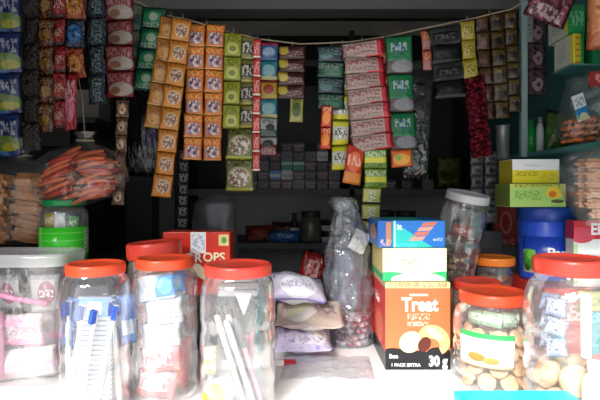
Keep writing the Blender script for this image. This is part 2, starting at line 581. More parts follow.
p_redwhite = P('red_white_print', '#9c2630', [('e', .55, .3, .45, .26, '#cfc0b4'), ('e', .35, .25, .2, .14, '#a8785a'), ('t', .05, .55, .95, .9, '#d8a8a4', 8, 4), ('r', 0, .92, 1, 1, '#7a1420')])
p_green = P('green_sachet_print', '#14684a', [('e', .5, .5, .42, .34, '#2f9464'), ('e', .5, .55, .2, .2, '#b8d4b8'), ('t', .08, .06, .92, .3, '#d0e0d0', 7, 5), ('r', 0, .92, 1, 1, '#0c4434')])
p_palegreen = P('pale_green_sachet_print', '#7e9c8a', [('e', .5, .45, .35, .3, '#4a7a78'), ('t', .1, .6, .9, .9, '#c8b45a', 6, 5)])
p_tan = P('tan_sachet_print', '#b87a34', [('e', .5, .4, .36, .26, '#d09a54'), ('t', .1, .6, .9, .9, '#7a3c14', 6, 6), ('r', 0, 0, 1, .07, '#d8b060'), ('n', '#a86426', 5, .6)])
p_orange1 = P('amber_sachet_print', '#c47c26', [('e', .55, .48, .36, .32, '#d4a878'), ('v', .55, .46, .31, .27, ['#6a4a40', '#b89a88', '#8a5a48', '#d8c8b8', '#a87a50'], 14), ('t', .05, .84, .95, .97, '#7a3a10', 8, 3)])
p_orange2 = P('orange_sachet_print', '#d0661c', [('r', .1, .1, .9, .62, '#b88a70'), ('v', .5, .36, .36, .26, ['#4a2c48', '#b09ab4', '#8a6a8a', '#d8c4b8', '#6a3c2c'], 9), ('t', .05, .68, .95, .92, '#f2c070', 8, 4), ('r', 0, .95, 1, 1, '#e8a04c'), ('r', 0, 0, 1, .05, '#e8b070')])
p_ygreen = P('yellow_green_sachet_print', '#a4a832', [('e', .5, .35, .34, .24, '#c8cc6a'), ('t', .1, .6, .9, .9, '#5a6a1a', 6, 5), ('r', 0, 0, 1, .08, '#6c7a22'), ('e', .5, .32, .2, .12, '#7c8a2c')])
p_ydark = P('black_lettered_yellow_print', '#7a7640', [('r', .1, .25, .9, .8, '#241f18'), ('t', .1, .3, .9, .75, '#d8d4c4', 4, 4), ('r', 0, 0, 1, .12, '#a8a04a')])
p_beige = P('olive_beige_sachet_print', '#6a7038', [('e', .5, .45, .42, .32, '#a89a7c'), ('v', .5, .42, .38, .28, ['#c8bcb0', '#5a4a40', '#d8d0c4', '#8a6a5a', '#7a7a50'], 13), ('t', .05, .78, .95, .95, '#282418', 7, 4), ('r', 0, 0, 1, .1, '#a8ac4a')])
p_redthin = P('thin_red_print', '#a82a2a', [('t', .1, .2, .9, .8, '#d8a098', 3, 6), ('r', 0, 0, 1, .1, '#d8c8c0')])
p_b1 = P('blue_pink_sachet_print', '#2f6aa8', [('r', 0, .8, 1, 1, '#c03a5a'), ('e', .5, .45, .36, .25, '#a8c4dc'), ('t', .1, .1, .9, .3, '#1a2c5a', 6, 5)])
p_b2 = P('teal_sachet_print', '#2c8a9c', [('e', .5, .5, .36, .3, '#88bcc4'), ('r', 0, 0, 1, .2, '#c8c088')])
p_b3 = P('yellow_red_sachet_print', '#c8a83a', [('e', .5, .5, .3, .25, '#b03a2c'), ('r', 0, .84, 1, 1, '#b0302c')])
p_b4 = P('white_black_sachet_print', '#b8beb8', [('r', 0, 0, 1, .4, '#3c5a4a'), ('e', .6, .5, .25, .2, '#1c1c1c'), ('t', .1, .7, .9, .9, '#3a3a3a', 6, 5)])
p_b5 = P('maroon_white_sachet_print', '#6a2230', [('r', 0, .6, 1, 1, '#b8b4ac'), ('e', .5, .65, .3, .18, '#2c2c30'), ('t', .1, .1, .9, .4, '#c89a9a', 6, 5)])
p_my = P('maroon_yellow_print', '#4c1c22', [('r', 0, .45, .36, 1, '#c8a03a'), ('e', .2, .6, .18, .3, '#d8c04c'), ('t', .35, .2, .95, .6, '#b8928a', 8, 6), ('r', 0, 0, 1, .1, '#24100f')])
p_yg2 = P('small_yellow_green_print', '#a8a458', [('e', .5, .5, .32, .3, '#4a5a2a'), ('t', .1, .7, .9, .95, '#3a3a1a', 6, 5)])
p_teal = P('teal_green_print', '#1f5a54', [('e', .6, .4, .35, .3, '#4a8a70'), ('t', .05, .55, .95, .9, '#b4c4b0', 8, 5), ('r', 0, .93, 1, 1, '#14302c')])
p_teal2 = P('dark_slate_print', '#1f3a4c', [('t', .05, .4, .95, .9, '#9ab0a8', 8, 5), ('e', .3, .35, .25, .22, '#5a8a90')])
p_othin = P('red_orange_slim_print', '#b8341c', [('e', .5, .45, .4, .3, '#d8802c'), ('t', .1, .75, .9, .95, '#e8c09a', 5, 5)])
p_yw = P('yellow_white_print', '#c8bc1c', [('r', 0, .22, 1, .74, '#b8bcb0'), ('v', .5, .48, .38, .2, ['#4a4a44', '#c8c8c0', '#7a7a6a', '#d8d8d0'], 15), ('r', 0, .9, 1, 1, '#7a8a1c')])
p_pink = P('pink_white_print', '#b89a94', [('r', .84, 0, 1, 1, '#c0283a'), ('t', .06, .5, .8, .85, '#8a2a3c', 7, 4), ('t', .06, .15, .8, .4, '#6a5a58', 10, 6), ('r', 0, .9, .84, 1, '#d0bcb4'), ('r', .55, 0, 1, .1, '#c8303c')])
p_redorange = P('red_orange_gold_print', '#b03418', [('r', 0, 0, 1, .28, '#c8782c'), ('e', .5, .55, .38, .26, '#d8643c'), ('t', .1, .45, .9, .72, '#ecc8b0', 5, 3)])
p_gy = P('green_yellow_print', '#6a8a2c', [('r', 0, .3, 1, .58, '#c8c034'), ('t', .05, .6, .95, .9, '#c0c8b0', 6, 4), ('t', .1, .05, .9, .28, '#2a3a14', 8, 5)])
p_gy2 = P('pale_yellow_green_print', '#b4b464', [('r', .3, .12, .72, .8, '#d8d8b8'), ('t', .3, .2, .72, .75, '#5a6a2c', 6, 6), ('r', 0, 0, 1, .12, '#22221c'), ('r', 0, .88, 1, 1, '#8a8c34')])
p_rednarrow = P('plain_red_print', '#b0281c', [('e', .6, .3, .3, .12, '#d86a4c'), ('r', 0, .9, 1, 1, '#c8442c')])
p_gpack = P('green_noodle_print', '#1c7a4c', [('r', 0, 0, 1, .36, '#5c4a4a'), ('e', .6, .2, .4, .16, '#8a8a94'), ('e', .5, .68, .22, .14, '#2c6a8a'), ('t', .2, .6, .8, .82, '#c8dcc8', 6, 5), ('r', 0, .36, 1, .4, '#2c9058')])
p_orangepk = P('orange_pack_print', '#c85c1c', [('e', .5, .4, .4, .3, '#d89a2c'), ('e', .35, .5, .15, .15, '#7a9a2c')])
p_op = P('orange_pink_print', '#b85434', [('r', 0, 0, 1, .45, '#b87c78'), ('t', .1, .5, .9, .9, '#e0b08a', 5, 5)])
p_blk = P('black_pouch_print', '#0c0c0e', [('e', .5, .7, .34, .18, '#26282c'), ('t', .12, .35, .88, .6, '#4c4e54', 5, 5), ('r', 0, 0, 1, .16, '#5a5c60')], rough=.5, spec=.25)
p_blk2 = P('grey_pouch_print', '#4c4f50', [('r', .1, .15, .9, .7, '#121214'), ('t', .2, .3, .8, .6, '#8a8a8a', 5, 5)], rough=.5, spec=.25)
p_yel = P('yellow_sachet_print', '#a89428', [('e', .5, .5, .34, .3, '#7a6a1c'), ('t', .1, .2, .9, .8, '#d8cc6a', 5, 6)])
p_bg = P('brown_gold_print', '#4c2418', [('e', .5, .45, .3, .26, '#7a4a24'), ('t', .1, .6, .9, .9, '#a8803a', 6, 5), ('r', 0, 0, 1, .06, '#8a6a34')])
p_bg2 = P('gold_brown_print', '#6a4a20', [('e', .5, .45, .3, .26, '#2c1814'), ('t', .1, .6, .9, .9, '#c8a85a', 6, 5)])
p_mar = P('shiny_maroon_foil', '#6a1828', [('n', '#a83c50', 4, .55)], rough=.13, bump=1.0, metal=.85, bscale=8)
p_blister = P('grey_blister_print', '#4a4c4e', [('e', .5, .5, .4, .35, '#5c6064'), ('e', .5, .42, .3, .18, '#2a2c30')], rough=.3)
p_silver = P('black_silver_print', '#101012', [('t', .1, .15, .9, .9, '#b8bcc0', 3, 4)], rough=.15, bump=.8)
p_darkbag = P('dark_printed_bag', '#121216', [('t', .05, .1, .95, .34, '#5a5c62', 9, 6), ('e', .75, .45, .2, .12, '#2a2048')], rough=.2, bump=.8)

S = strip
# left end of the opening
S('detergent_sachet_strip', 'strip of blue detergent sachets at the far left edge, hanging over the rusk bag', (3, -8), (4, 156), 38, .94, 4, p_blue, bulge=.014, mess=1.5, wr=.4)
S('packet_strip', 'strip of smoky clear packets hanging beside the blue detergent sachets', (30, -10), (31, 150), 17, 1.0, 6, [p_darkclear], bulge=.012, part='packet', wr=.55, mess=2.6)
S('packet_strip', 'brown packet strip hanging between smoky packets and red packets', (46, -10), (45, 132), 19, 1.01, 5, [p_brown], bulge=.012, part='packet', wr=.55, mess=2.6)
S('packet_strip', 'long narrow strip of dark red packets on the left', (60, -10), (60, 128), 13, 1.0, 5, [p_redstrip], bulge=.010, part='packet', wr=.55, mess=2.6)
S('packet_strip', 'strip of orange and dark blue packets hanging left of the red-white strip', (74, -10), (76, 78), 21, 1.01, 3, [p_multi_o, p_multi_b, p_multi_o], bulge=.013, part='packet', wr=.55, mess=2.6)
S('glossy_packet', 'single glossy red and pink packet hanging above the orange snack bag', (70, 72), (71, 130), 16, 1.0, 1, [p_redpink], bulge=.012, part='pouch', wr=.55, cat='packet', mess=2.6)
S('packet_strip', 'strip of dark teal glinting packets behind the left-hand packets', (96, -12), (97, 104), 20, 1.05, 4, [p_darkteal], bulge=.012, part='packet', wr=.55, mess=2.6)
# along the cord
S('sachet_strip', 'strip of red and white sachets left of the green sachets', (119, -6), (120, 97), 29, 1.16, 4, p_redwhite, bulge=.011)
S('sachet_strip', 'strip of dark green sachets left of the tan sachets', (155, 8), (145, 90), 26, 1.21, 4, p_green)
S('sachet_strip', 'short pale green strip half behind the dark green sachets', (140, 4), (139, 58), 15, 1.235, 2, p_palegreen)
S('sachet_strip', 'slanting strip of plain tan sachets with no pictures', (170, 17), (153, 128), 19, 1.20, 5, p_tan)
S('sachet_strip', 'long slanting strip of amber sachets with pale round pictures', (182, 19), (161, 197), 20, 1.185, 8, p_orange1)
S('sachet_strip', 'double column of orange sachets with purple pictures', (206, 24), (202, 160), 39, 1.21, 6, p_orange2, cols=2)
S('sachet_strip', 'thin strip of black sachets with silver marks below the amber sachets', (184, 150), (182, 240), 11, 1.24, 8, p_silver, bulge=.007)
S('sachet_strip', 'strip of plain yellow-green sachets beside the double orange column', (233, 33), (231, 129), 18, 1.205, 4, p_ygreen)
S('sachet_strip', 'strip of black-lettered yellow sachets behind the yellow-green ones', (248, 37), (246, 128), 16, 1.22, 4, p_ydark)
S('sachet_strip', 'pair of wide olive sachets with beige pictures below the yellow-green strip', (241, 128), (239, 191), 30, 1.225, 2, p_beige, bulge=.011)
S('sachet_strip', 'very thin strip of red sachets beside the black-lettered ones', (257, 39), (256, 171), 8, 1.21, 7, p_redthin, bulge=.006)
S('sachet_strip', 'strip of mixed sachets, blue on top, yellow in the middle, maroon below', (269, 42), (268, 156), 19, 1.22, 6, [p_b1, p_b2, p_b3, p_b2, p_b4, p_b5], bulge=.010)
S('sachet_strip', 'strip of wide maroon and yellow sachets near the middle of the cord', (292, 46), (291, 99), 29, 1.22, 4, p_my, bulge=.011)
S('sachet_strip', 'single small yellow-green sachet hanging below the maroon and yellow ones', (297, 98), (296, 122), 14, 1.22, 1, p_yg2, cat='packet')
S('sachet_strip', 'strip of teal green packets at the middle of the cord', (331, 46), (331, 109), 29, 1.225, 4, [p_teal2, p_teal, p_teal2, p_teal], bulge=.011)
S('sachet_strip', 'slim red-orange sachets hanging below the teal packets', (327, 106), (325, 149), 11, 1.215, 2, p_othin)
S('sachet_strip', 'strip of yellow sachets with grey pictures half behind the pink packets', (342, 45), (340, 170), 18, 1.24, 5, p_yw)
S('sachet_strip', 'wide slanting strip of pink-white packets with red edges', (362, 42), (373, 150), 43, 1.205, 7, p_pink, bulge=.012)
S('sachet_strip', 'single red-orange packet with gold foot hanging below the pink packets', (357, 144), (351, 184), 19, 1.205, 1, p_redorange, cat='packet', bulge=.012)
S('sachet_strip', 'pair of green and yellow sachets hanging below the pink packets', (375, 149), (376, 188), 24, 1.215, 2, p_gy)
S('sachet_strip', 'pale yellow-green sachets at the lowest end of the hanging strips', (372, 187), (370, 238), 20, 1.225, 3, p_gy2)
S('sachet_strip', 'narrow plain red strip between the pink packets and green packs', (381, 38), (387, 120), 15, 1.225, 3, p_rednarrow)
S('sachet_strip', 'strip of green noodle packs right of the narrow red strip', (398, 36), (404, 150), 28, 1.21, 3, p_gpack, bulge=.013)
S('sachet_strip', 'single orange pack hanging below the green packs', (401, 148), (402, 167), 22, 1.22, 1, p_orangepk, cat='packet')
S('sachet_strip', 'short orange and pink strip left of the black pouches', (426, 30), (429, 70), 12, 1.22, 2, p_op)
S('sachet_strip', 'strip of black and grey pouches hanging from the cord', (444, 27), (451, 98), 33, 1.21, 4, [p_blk2, p_blk], bulge=.016, part='pouch', wr=.25)
S('sachet_strip', 'short strip of yellow sachets right of the black pouches', (467, 21), (471, 78), 15, 1.205, 3, p_yel)
S('sachet_strip', 'double column of brown and gold sachets near the teal post', (489, 14), (495, 119), 30, 1.22, 6, [p_bg, p_bg2], cols=2, pick=lambda j, i: i)
S('sachet_strip', 'narrow strip of gold sachets beside the teal post', (510, 12), (515, 112), 13, 1.235, 6, p_bg2)
S('sachet_strip', 'strip of shiny maroon foil packets below the yellow sachets', (474, 76), (482, 157), 21, 1.205, 6, p_mar, bulge=.02, part='foil_packet', wr=.9, mess=3.5)
S('blister_strip', 'grey blister sheets in two columns hanging below the maroon foil', (484, 152), (484, 223), 28, 1.30, 6, p_blister, cols=2, bulge=.014, part='blister')
S('printed_bag', 'dark plastic bag with silver print hanging below the green sachets', (145, 92), (144, 176), 36, 1.30, 1, [p_darkbag], bulge=.03, part='pouch', wr=.4, cat='packet')
S('clear_sleeve', 'empty smoky plastic sleeve hanging right of the green packs', (424, 60), (414, 178), 26, 1.30, 1, [M_bag_dark], bulge=.012, part='pouch', wr=.5, cat='packet')

# ------------------------------------------------------------------ jars
def jar(name, label, loc, R, H, lidR, lidH, lid_mat, body_mat=None, ribs=3, neck=None, rot=(0, 0, 0), shoulder=.05, cat='jar', lab=None, waist=0.0, lidname='lid'):
    body_mat = body_mat or M_clear
    r = thing(name, label, cat, loc, rot)
    nR = neck or lidR * .93
    zs = H - lidH - shoulder
    prof = [(R * .55, 0.004), (R * .9, 0.0), (R * .985, .006), (R, .014)]
    n = 26
    for i in range(n):
        z = .02 + (zs - .025) * i / (n - 1)
        k = 1 - .034 * max(0, math.sin(2 * PI * ribs * i / (n - 1))) - waist * math.sin(PI * i / (n - 1))
        prof.append((R * k, z))
    for i in range(1, 7):
        t = i / 6
        prof.append((R + (nR - R) * (1 - math.cos(t * PI / 2)) ** .9, zs + shoulder * .85 * math.sin(t * PI / 2)))
    prof.append((nR, H - lidH * .5))
    link('body', lathe_me('jar_body', prof, body_mat, 56, cap1=False), r)
    lp = [(lidR * .90, -.001), (lidR * .985, 0), (lidR, .003), (lidR, lidH * .78), (lidR * .985, lidH * .93), (lidR * .95, lidH), (lidR * .86, lidH), (lidR * .83, lidH * .90), (lidR * .3, lidH * .92), (.002, lidH * .93)]
    lid = link(lidname, lathe_me('jar_lid', lp, lid_mat, 96, knurl=(2, 3, .015)), r, (0, 0, H - lidH))
    if lab:
        for (a0, a1, z0, z1, m, nm) in lab:
            link(nm, band_me(nm, R * 1.006, a0, a1, z0, z1, m), r)
    return r


def brush_proto():
    pass


# Jar A: toothbrushes in packets
M_tb_card = P('grey_striped_card', '#a4a9b0', [('s', 22, .5, '#6a7484'), ('r', 0, .82, 1, 1, '#6d93d8'), ('r', .3, .84, .7, .96, '#cfe0f5')], bump=.05)
M_tb_white = solid('toothbrush_white', (0.66, 0.66, 0.69), .3)
M_tb_blue = solid('toothbrush_blue', '#5a7fd0', .3)
M_brist = solid('bristle_blue', '#3a62c8', .8)
pA = Vector((X(96, .85), .85, CT))
jar('candy_jar', 'red-lidded jar full of white toothbrushes, second from the left end of the counter', pA, .059, .2565, .050, .018, M_red_pl, neck=.049, shoulder=.038)


def place(o, label=None, loc=None, rot=None, group=None):
    if label: o['label'] = label
    if group: o['group'] = group
    if loc is not None: o.location = loc
    if rot is not None: o.rotation_euler = rot
    return o


def once(proto, first=[set()]):
    """the prototype itself the first time, a full copy afterwards"""
    if proto.name in first[0]: return copy_tree(proto)
    first[0].add(proto.name)
    return proto


tb = thing('toothbrush', 'white toothbrush with blue bristles standing in the second jar from the left', 'toothbrush', group='toothbrushes in the jar')
link('handle', tube_me('handle', [(0, 0, 0), (0, 0, .02), (.001, 0, .06), (.0, 0, .10), (0, .001, .14), (0, .003, .165), (0, .003, .185)], [.003, .0048, .005, .0042, .003, .0032, .0045], M_tb_white, 10), tb)
bm = bmesh.new()
for i in range(3):
    for j in range(6): add_box(bm, ((i - 1) * .0028, -.004, .163 + j * .004), (.002, .010, .003))
link('bristles', finish(bm, 'bristles', M_brist), tb)
for i, (dx, dy, tx, ty) in enumerate([(-.036, -.032, .18, -.02), (-.012, -.043, .22, 0), (.014, -.043, .2, 0.02), (.03, -.034, .05, -.05), (-.045, -.008, .05, .05), (.044, -.005, -.06, .03), (-.03, .03, .08, .05), (.0, .042, .0, .05), (.03, .03, -.05, .04)]):
    o = once(tb)
    o.location = pA + Vector((dx, dy, .008)); o.rotation_euler = (ty, tx, random.uniform(-.5, .5))
cd = tag(link('striped_card', box_me('striped_card', .062, .012, .19, [M_tb_card], .001)), 'pale striped card with blue top among the toothbrushes', 'card')
cd.location = pA + Vector((0, 0, .006))
for s, lb in ((-1, 'left'), (1, 'right')):
    o = tag(link('blue_sachet', pillow_me('blue_sachet', .028, .09, .012, P('pale_blue_sachet_print_' + lb, '#6f98dc', [('r', .15, .2, .85, .5, '#e4ecf8')]), seed=3 + s), None, pA + Vector((s * .045, .012 * s + .012, .150)), (0, s * -.1, s * .5)),
            'blue sachet at the %s of the striped card in the toothbrush jar' % lb, 'sachet')

# Jar B: small pouches, blue on top and pink below
pB = Vector((X(165, .91), .91, CT))
jar('candy_jar', 'red-lidded jar of blue and pink pouches, in front of the tilted red lid', pB, .0618, .258, .054, .018, M_red_pl, neck=.051, shoulder=.036)
pm_blue = P('blue_white_pouch_print', '#b8bec4', [('r', .5, .1, 1, .9, '#2f86d8'), ('e', .75, .5, .18, .3, '#5cc0e8'), ('t', .06, .3, .5, .8, '#8aa0b8', 6, 5)])
pm_pink = P('pink_white_pouch_print', '#b89a9a', [('r', 0, .0, 1, .3, '#b85a58'), ('t', .1, .35, .9, .8, '#a8444c', 7, 4), ('r', .8, 0, 1, 1, '#d87078')])
pm_lil = P('white_grey_pouch_print', '#b4b4b8', [('t', .1, .2, .9, .5, '#8090b0', 7, 4), ('r', 0, .8, 1, 1, '#b8c8dc')])
pouch_kinds = [(pm_pink, 'pink pouch in the lower layers of the pouch jar', 'pink pouches in the jar'), (pm_lil, 'white pouch in the middle layers of the pouch jar', 'white pouches in the jar'),
               (pm_blue, 'blue and white pouch at the top of the pouch jar', 'blue pouches in the jar')]
protos = [tag(link('pouch', pillow_me('pouch', .072, .048, .017, m, seed=40 + q, wrinkle=.3)), lb, 'pouch', gr) for q, (m, lb, gr) in enumerate(pouch_kinds)]
for lay in range(5):
    for dp in range(3):
        o = once(protos[[0, 0, 1, 1, 2][lay]])
        o.location = pB + Vector((random.uniform(-.008, .008), -.036 + .034 * dp, .032 + .044 * lay))
        o.rotation_euler = (random.uniform(-.1, .1), random.uniform(-.28, .28), random.uniform(-.1, .1))

# Jar C: pens and a ball
pC = Vector((X(238, .86), .86, CT))
jar('candy_jar', 'red-lidded jar of pens with a yellow ball, beside the purple packets', pC, .067, .254, .060, .019, M_red2_pl, neck=.057, shoulder=.046)
M_pen = [solid('pen_white', (.46, .46, .49), .3), solid('pen_grey', (.16, .165, .18), .3), solid('pen_pink', '#d8a0b0', .3), solid('pen_black', (.03, .03, .035), .3)]


def make_pen(body, cap, label, group):
    r = thing('pen', label, 'pen', group=group)
    link('barrel', lathe_me('barrel', [(.0012, 0), (.004, .012), (.0046, .02), (.0046, .15), (.0042, .155)], body, 14), r)
    c = link('cap', lathe_me('cap', [(.0052, .118), (.0055, .12), (.0055, .168), (.004, .173), (.001, .174)], cap, 14), r)
    bm = bmesh.new(); add_box(bm, (0, -.0075, .148), (.003, .0018, .042)); add_box(bm, (0, -.0062, .167), (.003, .004, .003))
    link('clip', finish(bm, 'clip', cap), c)
    return r


pw = make_pen(M_pen[0], M_pen[0], 'white pen leaning to the left in the pen jar', 'white pens in the jar')
pg = make_pen(M_pen[1], M_pen[3], 'grey pen with black cap leaning in the pen jar', 'grey pens in the jar')
ppk = make_pen(M_pen[2], M_pen[1], 'pink pen with grey cap leaning in the pen jar', 'pink pens in the jar')
for i, (k, dx, dy, tx, ty) in enumerate([(pw, .020, -.040, -.30, 0), (pw, .036, -.038, -.34, 0), (pg, .010, -.026, -.26, 0), (pg, .036, -.026, -.34, .0), (pw, .026, -.013, -.30, 0), (ppk, .044, -.013, -.36, 0), (pg, .012, .002, -.3, 0), (ppk, -.02, .015, .3, 0), (pw, .0, .028, .25, .0), (ppk, .016, .020, .05, 0)]):
    o = once(k)
    o.location = pC + Vector((dx, dy, .008)); o.rotation_euler = (ty, tx, random.uniform(-1, 1))
tag(link('rubber_ball', lump_me('rubber_ball', .0195, solid('yellow_rubber', '#f0e23a', .4), amp=.02, sub=3), None, pC + Vector((-.038, -.030, .030))), 'yellow ball at the bottom of the pen jar', 'ball')
tri = tag(link('paper_cone', lathe_me('paper_cone', [(.0015, 0), (.014, .035), (.0145, .037)], solid('white_card', (.86, .86, .86), .6), 24), None, pC + Vector((.012, -.014, .165))), 'small white paper cone near the top of the pen jar', 'paper')
for k in range(3):
    o = tag(link('clear_case', box_me('clear_case', .07 - .012 * (k == 2), .035, .011, [film('case_film_%d' % k, tint=(.6, .6, .65), haze=.25, gloss=.8)], .001), None, pC + Vector((0.0, .01, .196 + .0125 * k)), (0, 0, .1 * k)),
            ['lowest', 'middle', 'topmost'][k] + ' of the three flat clear cases under the lid of the pen jar', 'case', 'cases in the pen jar')
gc = tag(link('green_sweet', pillow_me('green_sweet', .026, .05, .014, P('pale_green_wrap', '#c4d4a0', [('r', 0, .4, 1, .6, '#8fae5c')]), seed=77), None, pC + Vector((-.047, -.018, .086)), (0, .1, .5)), 'pale green packet above the yellow ball in the pen jar', 'packet')

# clear tub at the far left with pink packets
tx, ty = X(12, 1.0) , 1.0
tub = thing('clear_tub', 'big clear tub of pink packets at the far left end of the counter', 'tub', (tx, ty, CT))
bm = bmesh.new()
w2, d2, h2 = .130, .064, .238
vsb = []
for z, k in ((0, .93), (.012, .96), (h2 * .5, .985), (h2, 1.0)):
    ring = []
    for i in range(32):
        a = 2 * PI * i / 32 + PI / 32
        c_, s_ = math.cos(a), math.sin(a)
        ring.append(bm.verts.new((w2 * k * math.copysign(abs(c_) ** .35, c_), d2 * k * math.copysign(abs(s_) ** .35, s_), z)))
    vsb.append(ring)
for j in range(3):
    for i in range(32):
        bm.faces.new((vsb[j][i], vsb[j][(i + 1) % 32], vsb[j + 1][(i + 1) % 32], vsb[j + 1][i])).smooth = True
bm.faces.new(list(reversed(vsb[0])))
link('body', finish(bm, 'body', M_clear), tub)
bm = bmesh.new()
rings = []
for z, k in ((-.004, 1.03), (.012, 1.04), (.020, 1.03), (.021, .9), (.016, .88), (.017, .02)):
    ring = []
    for i in range(32):
        a = 2 * PI * i / 32 + PI / 32
        c_, s_ = math.cos(a), math.sin(a)
        ring.append(bm.verts.new((w2 * k * math.copysign(abs(c_) ** .35, c_), d2 * k * math.copysign(abs(s_) ** .35, s_), z)))
    rings.append(ring)
for j in range(5):
    for i in range(32):
        bm.faces.new((rings[j][i], rings[j][(i + 1) % 32], rings[j + 1][(i + 1) % 32], rings[j + 1][i])).smooth = True
bm.faces.new(rings[-1])
link('lid', finish(bm, 'lid', film('tub_lid_film', haze=.35, gloss=.7, rough=.15)), tub, (0, 0, h2))
pm_t1 = P('pink_packet_white_print', '#c0b0b8', [('r', 0, 0, 1, .25, '#e08ab0'), ('t', .1, .35, .9, .6, '#a890a0', 7, 4), ('e', .5, .78, .3, .12, '#e8a8c4')])
pm_t2 = P('grey_packet_maroon_print', '#a4a4a8', [('e', .55, .5, .3, .32, '#8a5060'), ('t', .3, .4, .8, .6, '#e8e8e8', 7, 8), ('r', 0, .86, 1, 1, '#8a8a90')])
pm_t3 = P('white_pink_packet_print', '#c4b4ba', [('r', .0, .4, 1, .5, '#e8a0bc'), ('t', .1, .1, .9, .35, '#d8a0a8', 8, 4)])
tub_items = [(pm_t3, 'white and pink packet lying at the bottom of the clear tub', (.04, -.034, .036), .14, .06), (pm_t1, 'pink-footed white packet in the middle of the clear tub', (.03, -.034, .104), .11, .066),
             (pm_t2, 'grey packet with a maroon oval in the clear tub', (.088, -.032, .178), .06, .075), (pm_t2, 'grey packet with a maroon oval behind the pink straw', (.012, -.030, .178), .06, .07),
             (pm_t1, 'white packet with pink foot against the left side of the clear tub', (-.075, -.032, .10), .08, .15), (pm_t3, 'white and pink packet at the back of the clear tub', (.05, .020, .09), .13, .15),
             (pm_t1, 'white packet with pink foot at the back left of the clear tub', (-.065, .016, .10), .09, .14)]
for i, (m, lb, p, w, h) in enumerate(tub_items):
    tag(link('packet', pillow_me('packet', w, h, .022, m, seed=90 + i), None, Vector((tx, ty, CT)) + Vector(p), (random.uniform(-.1, .1), random.uniform(-.1, .1), random.uniform(-.2, .2))), lb, 'packet', 'packets in the clear tub')
tag(link('pink_straw', tube_me('pink_straw', [(-.09, -.048, .196), (-.02, -.050, .184), (.045, -.050, .168), (.10, -.048, .160)], .0052, solid('pink_plastic', '#e884b4', .35), 12), None, (tx, ty, CT)), 'thick pink straw lying across the packets in the clear tub', 'straw')
tag(link('pink_tube', lathe_me('pink_tube', [(.010, 0), (.012, .003), (.012, .12), (.009, .127), (.005, .14)], solid('pale_pink_plastic', '#eda6cc', .35), 20), None, (tx + .0, ty - .050, CT + .012)), 'upright pink tube standing at the front of the clear tub', 'tube')

# ------------------------------------------------------------------ black ledge with the green-lidded jar and rusks
lg = thing('low_stand', 'low black stand under the green-lidded jar and the rusk bag', 'stand', (X(42, 1.2), 1.215, CT))
bm = bmesh.new(); add_box(bm, (0, 0, .20), (.42, .27, .02)); bmesh.ops.bevel(bm, geom=list(bm.edges), offset=.002, segments=1, affect='EDGES')
link('shelf_board', finish(bm, 'shelf_board', M_black), lg)
for s in (-.2, .2):
    bm = bmesh.new(); add_box(bm, (s, 0, .095), (.018, .26, .19)); link('side_panel', finish(bm, 'side_panel', M_black), lg)
bm = bmesh.new(); add_box(bm, (0, .128, .095), (.382, .006, .19)); link('back_panel', finish(bm, 'back_panel', M_black), lg)
LZ = CT + .21
bx = thing('metal_box', 'flat black metal box under the rusk bag', 'box', (X(-2, 1.2), 1.225, LZ))
link('body', box_me('body', .215, .22, .030, [solid('black_metal', (.02, .02, .024), .25, .3)], .003), bx)
link('lid', box_me('lid', .221, .226, .010, [solid('dark_metal_lid', (.05, .05, .055), .2, .4)], .003), bx, (0, 0, .0302))

p_glab = P('bright_green_label', '#3fd02f', [('s', 5, .97, '#8ae878'), ('r', .30, .35, .36, 1, '#7ae86a'), ('r', .86, .3, .97, .95, '#c8e8c0'), ('t', .87, .3, .96, .95, '#2a7a2a', 14, 12), ('r', .7, .0, .9, .12, '#d8d84a')], rough=.25, bump=.05)
gj = jar('candy_jar', 'green-lidded jar with a bright green label standing by the rusk bag', (X(63, 1.13), 1.135, LZ), .053, .152, .047, .013, M_green_pl, neck=.042, shoulder=.02, ribs=1, lab=[(-1.9, 1.9, .004, .090, p_glab, 'label')])
for i, (m, lb, p) in enumerate([('#d8b818', 'yellow packet at the top of the green-labelled jar', (-.024, -.018, .104)), ('#dfe3e6', 'white packet at the top of the green-labelled jar', (.002, -.024, .105)), ('#3fae3f', 'green packet at the right of the white one in the green-labelled jar', (.028, -.014, .097)), ('#2f8a3a', 'green packet at the back of the green-labelled jar', (0, .02, .095))]):
    tag(link('packet', pillow_me('packet', .026, .034, .012, P('jar_packet_%d' % i, m, [('t', .15, .3, .85, .7, '#ffffff', 4, 5)]), seed=120 + i), None, Vector((X(63, 1.13), 1.135, LZ)) + Vector(p), (0, .1 * (i - 1), 0)), lb, 'packet', 'packets in the green-labelled jar')

# rusk bag
M_rusk = solid('baked_rusk', '#bb7d45', .8, var=.3, scale=30, bump=.5)
M_rusk2 = solid('pale_rusk', '#b0805a', .8, var=.25, scale=30, bump=.5)
rz0 = LZ + .042


def rusk_proto(name, label, group, mat, sx, sy, sz, cat='rusk'):
    bm = bmesh.new()
    add_box(bm, (0, 0, 0), (sx, sy, sz))
    bmesh.ops.bevel(bm, geom=list(bm.edges), offset=min(sx, sy, sz) * .38, segments=4, affect='EDGES')
    bmesh.ops.subdivide_edges(bm, edges=[e for e in bm.edges if e.calc_length() > sx * .3], cuts=3)
    for v in bm.verts: v.co += v.co.normalized() * .003 * noise.noise(v.co * 70)
    return tag(link(name, finish(bm, name, mat, True)), label, cat, group)


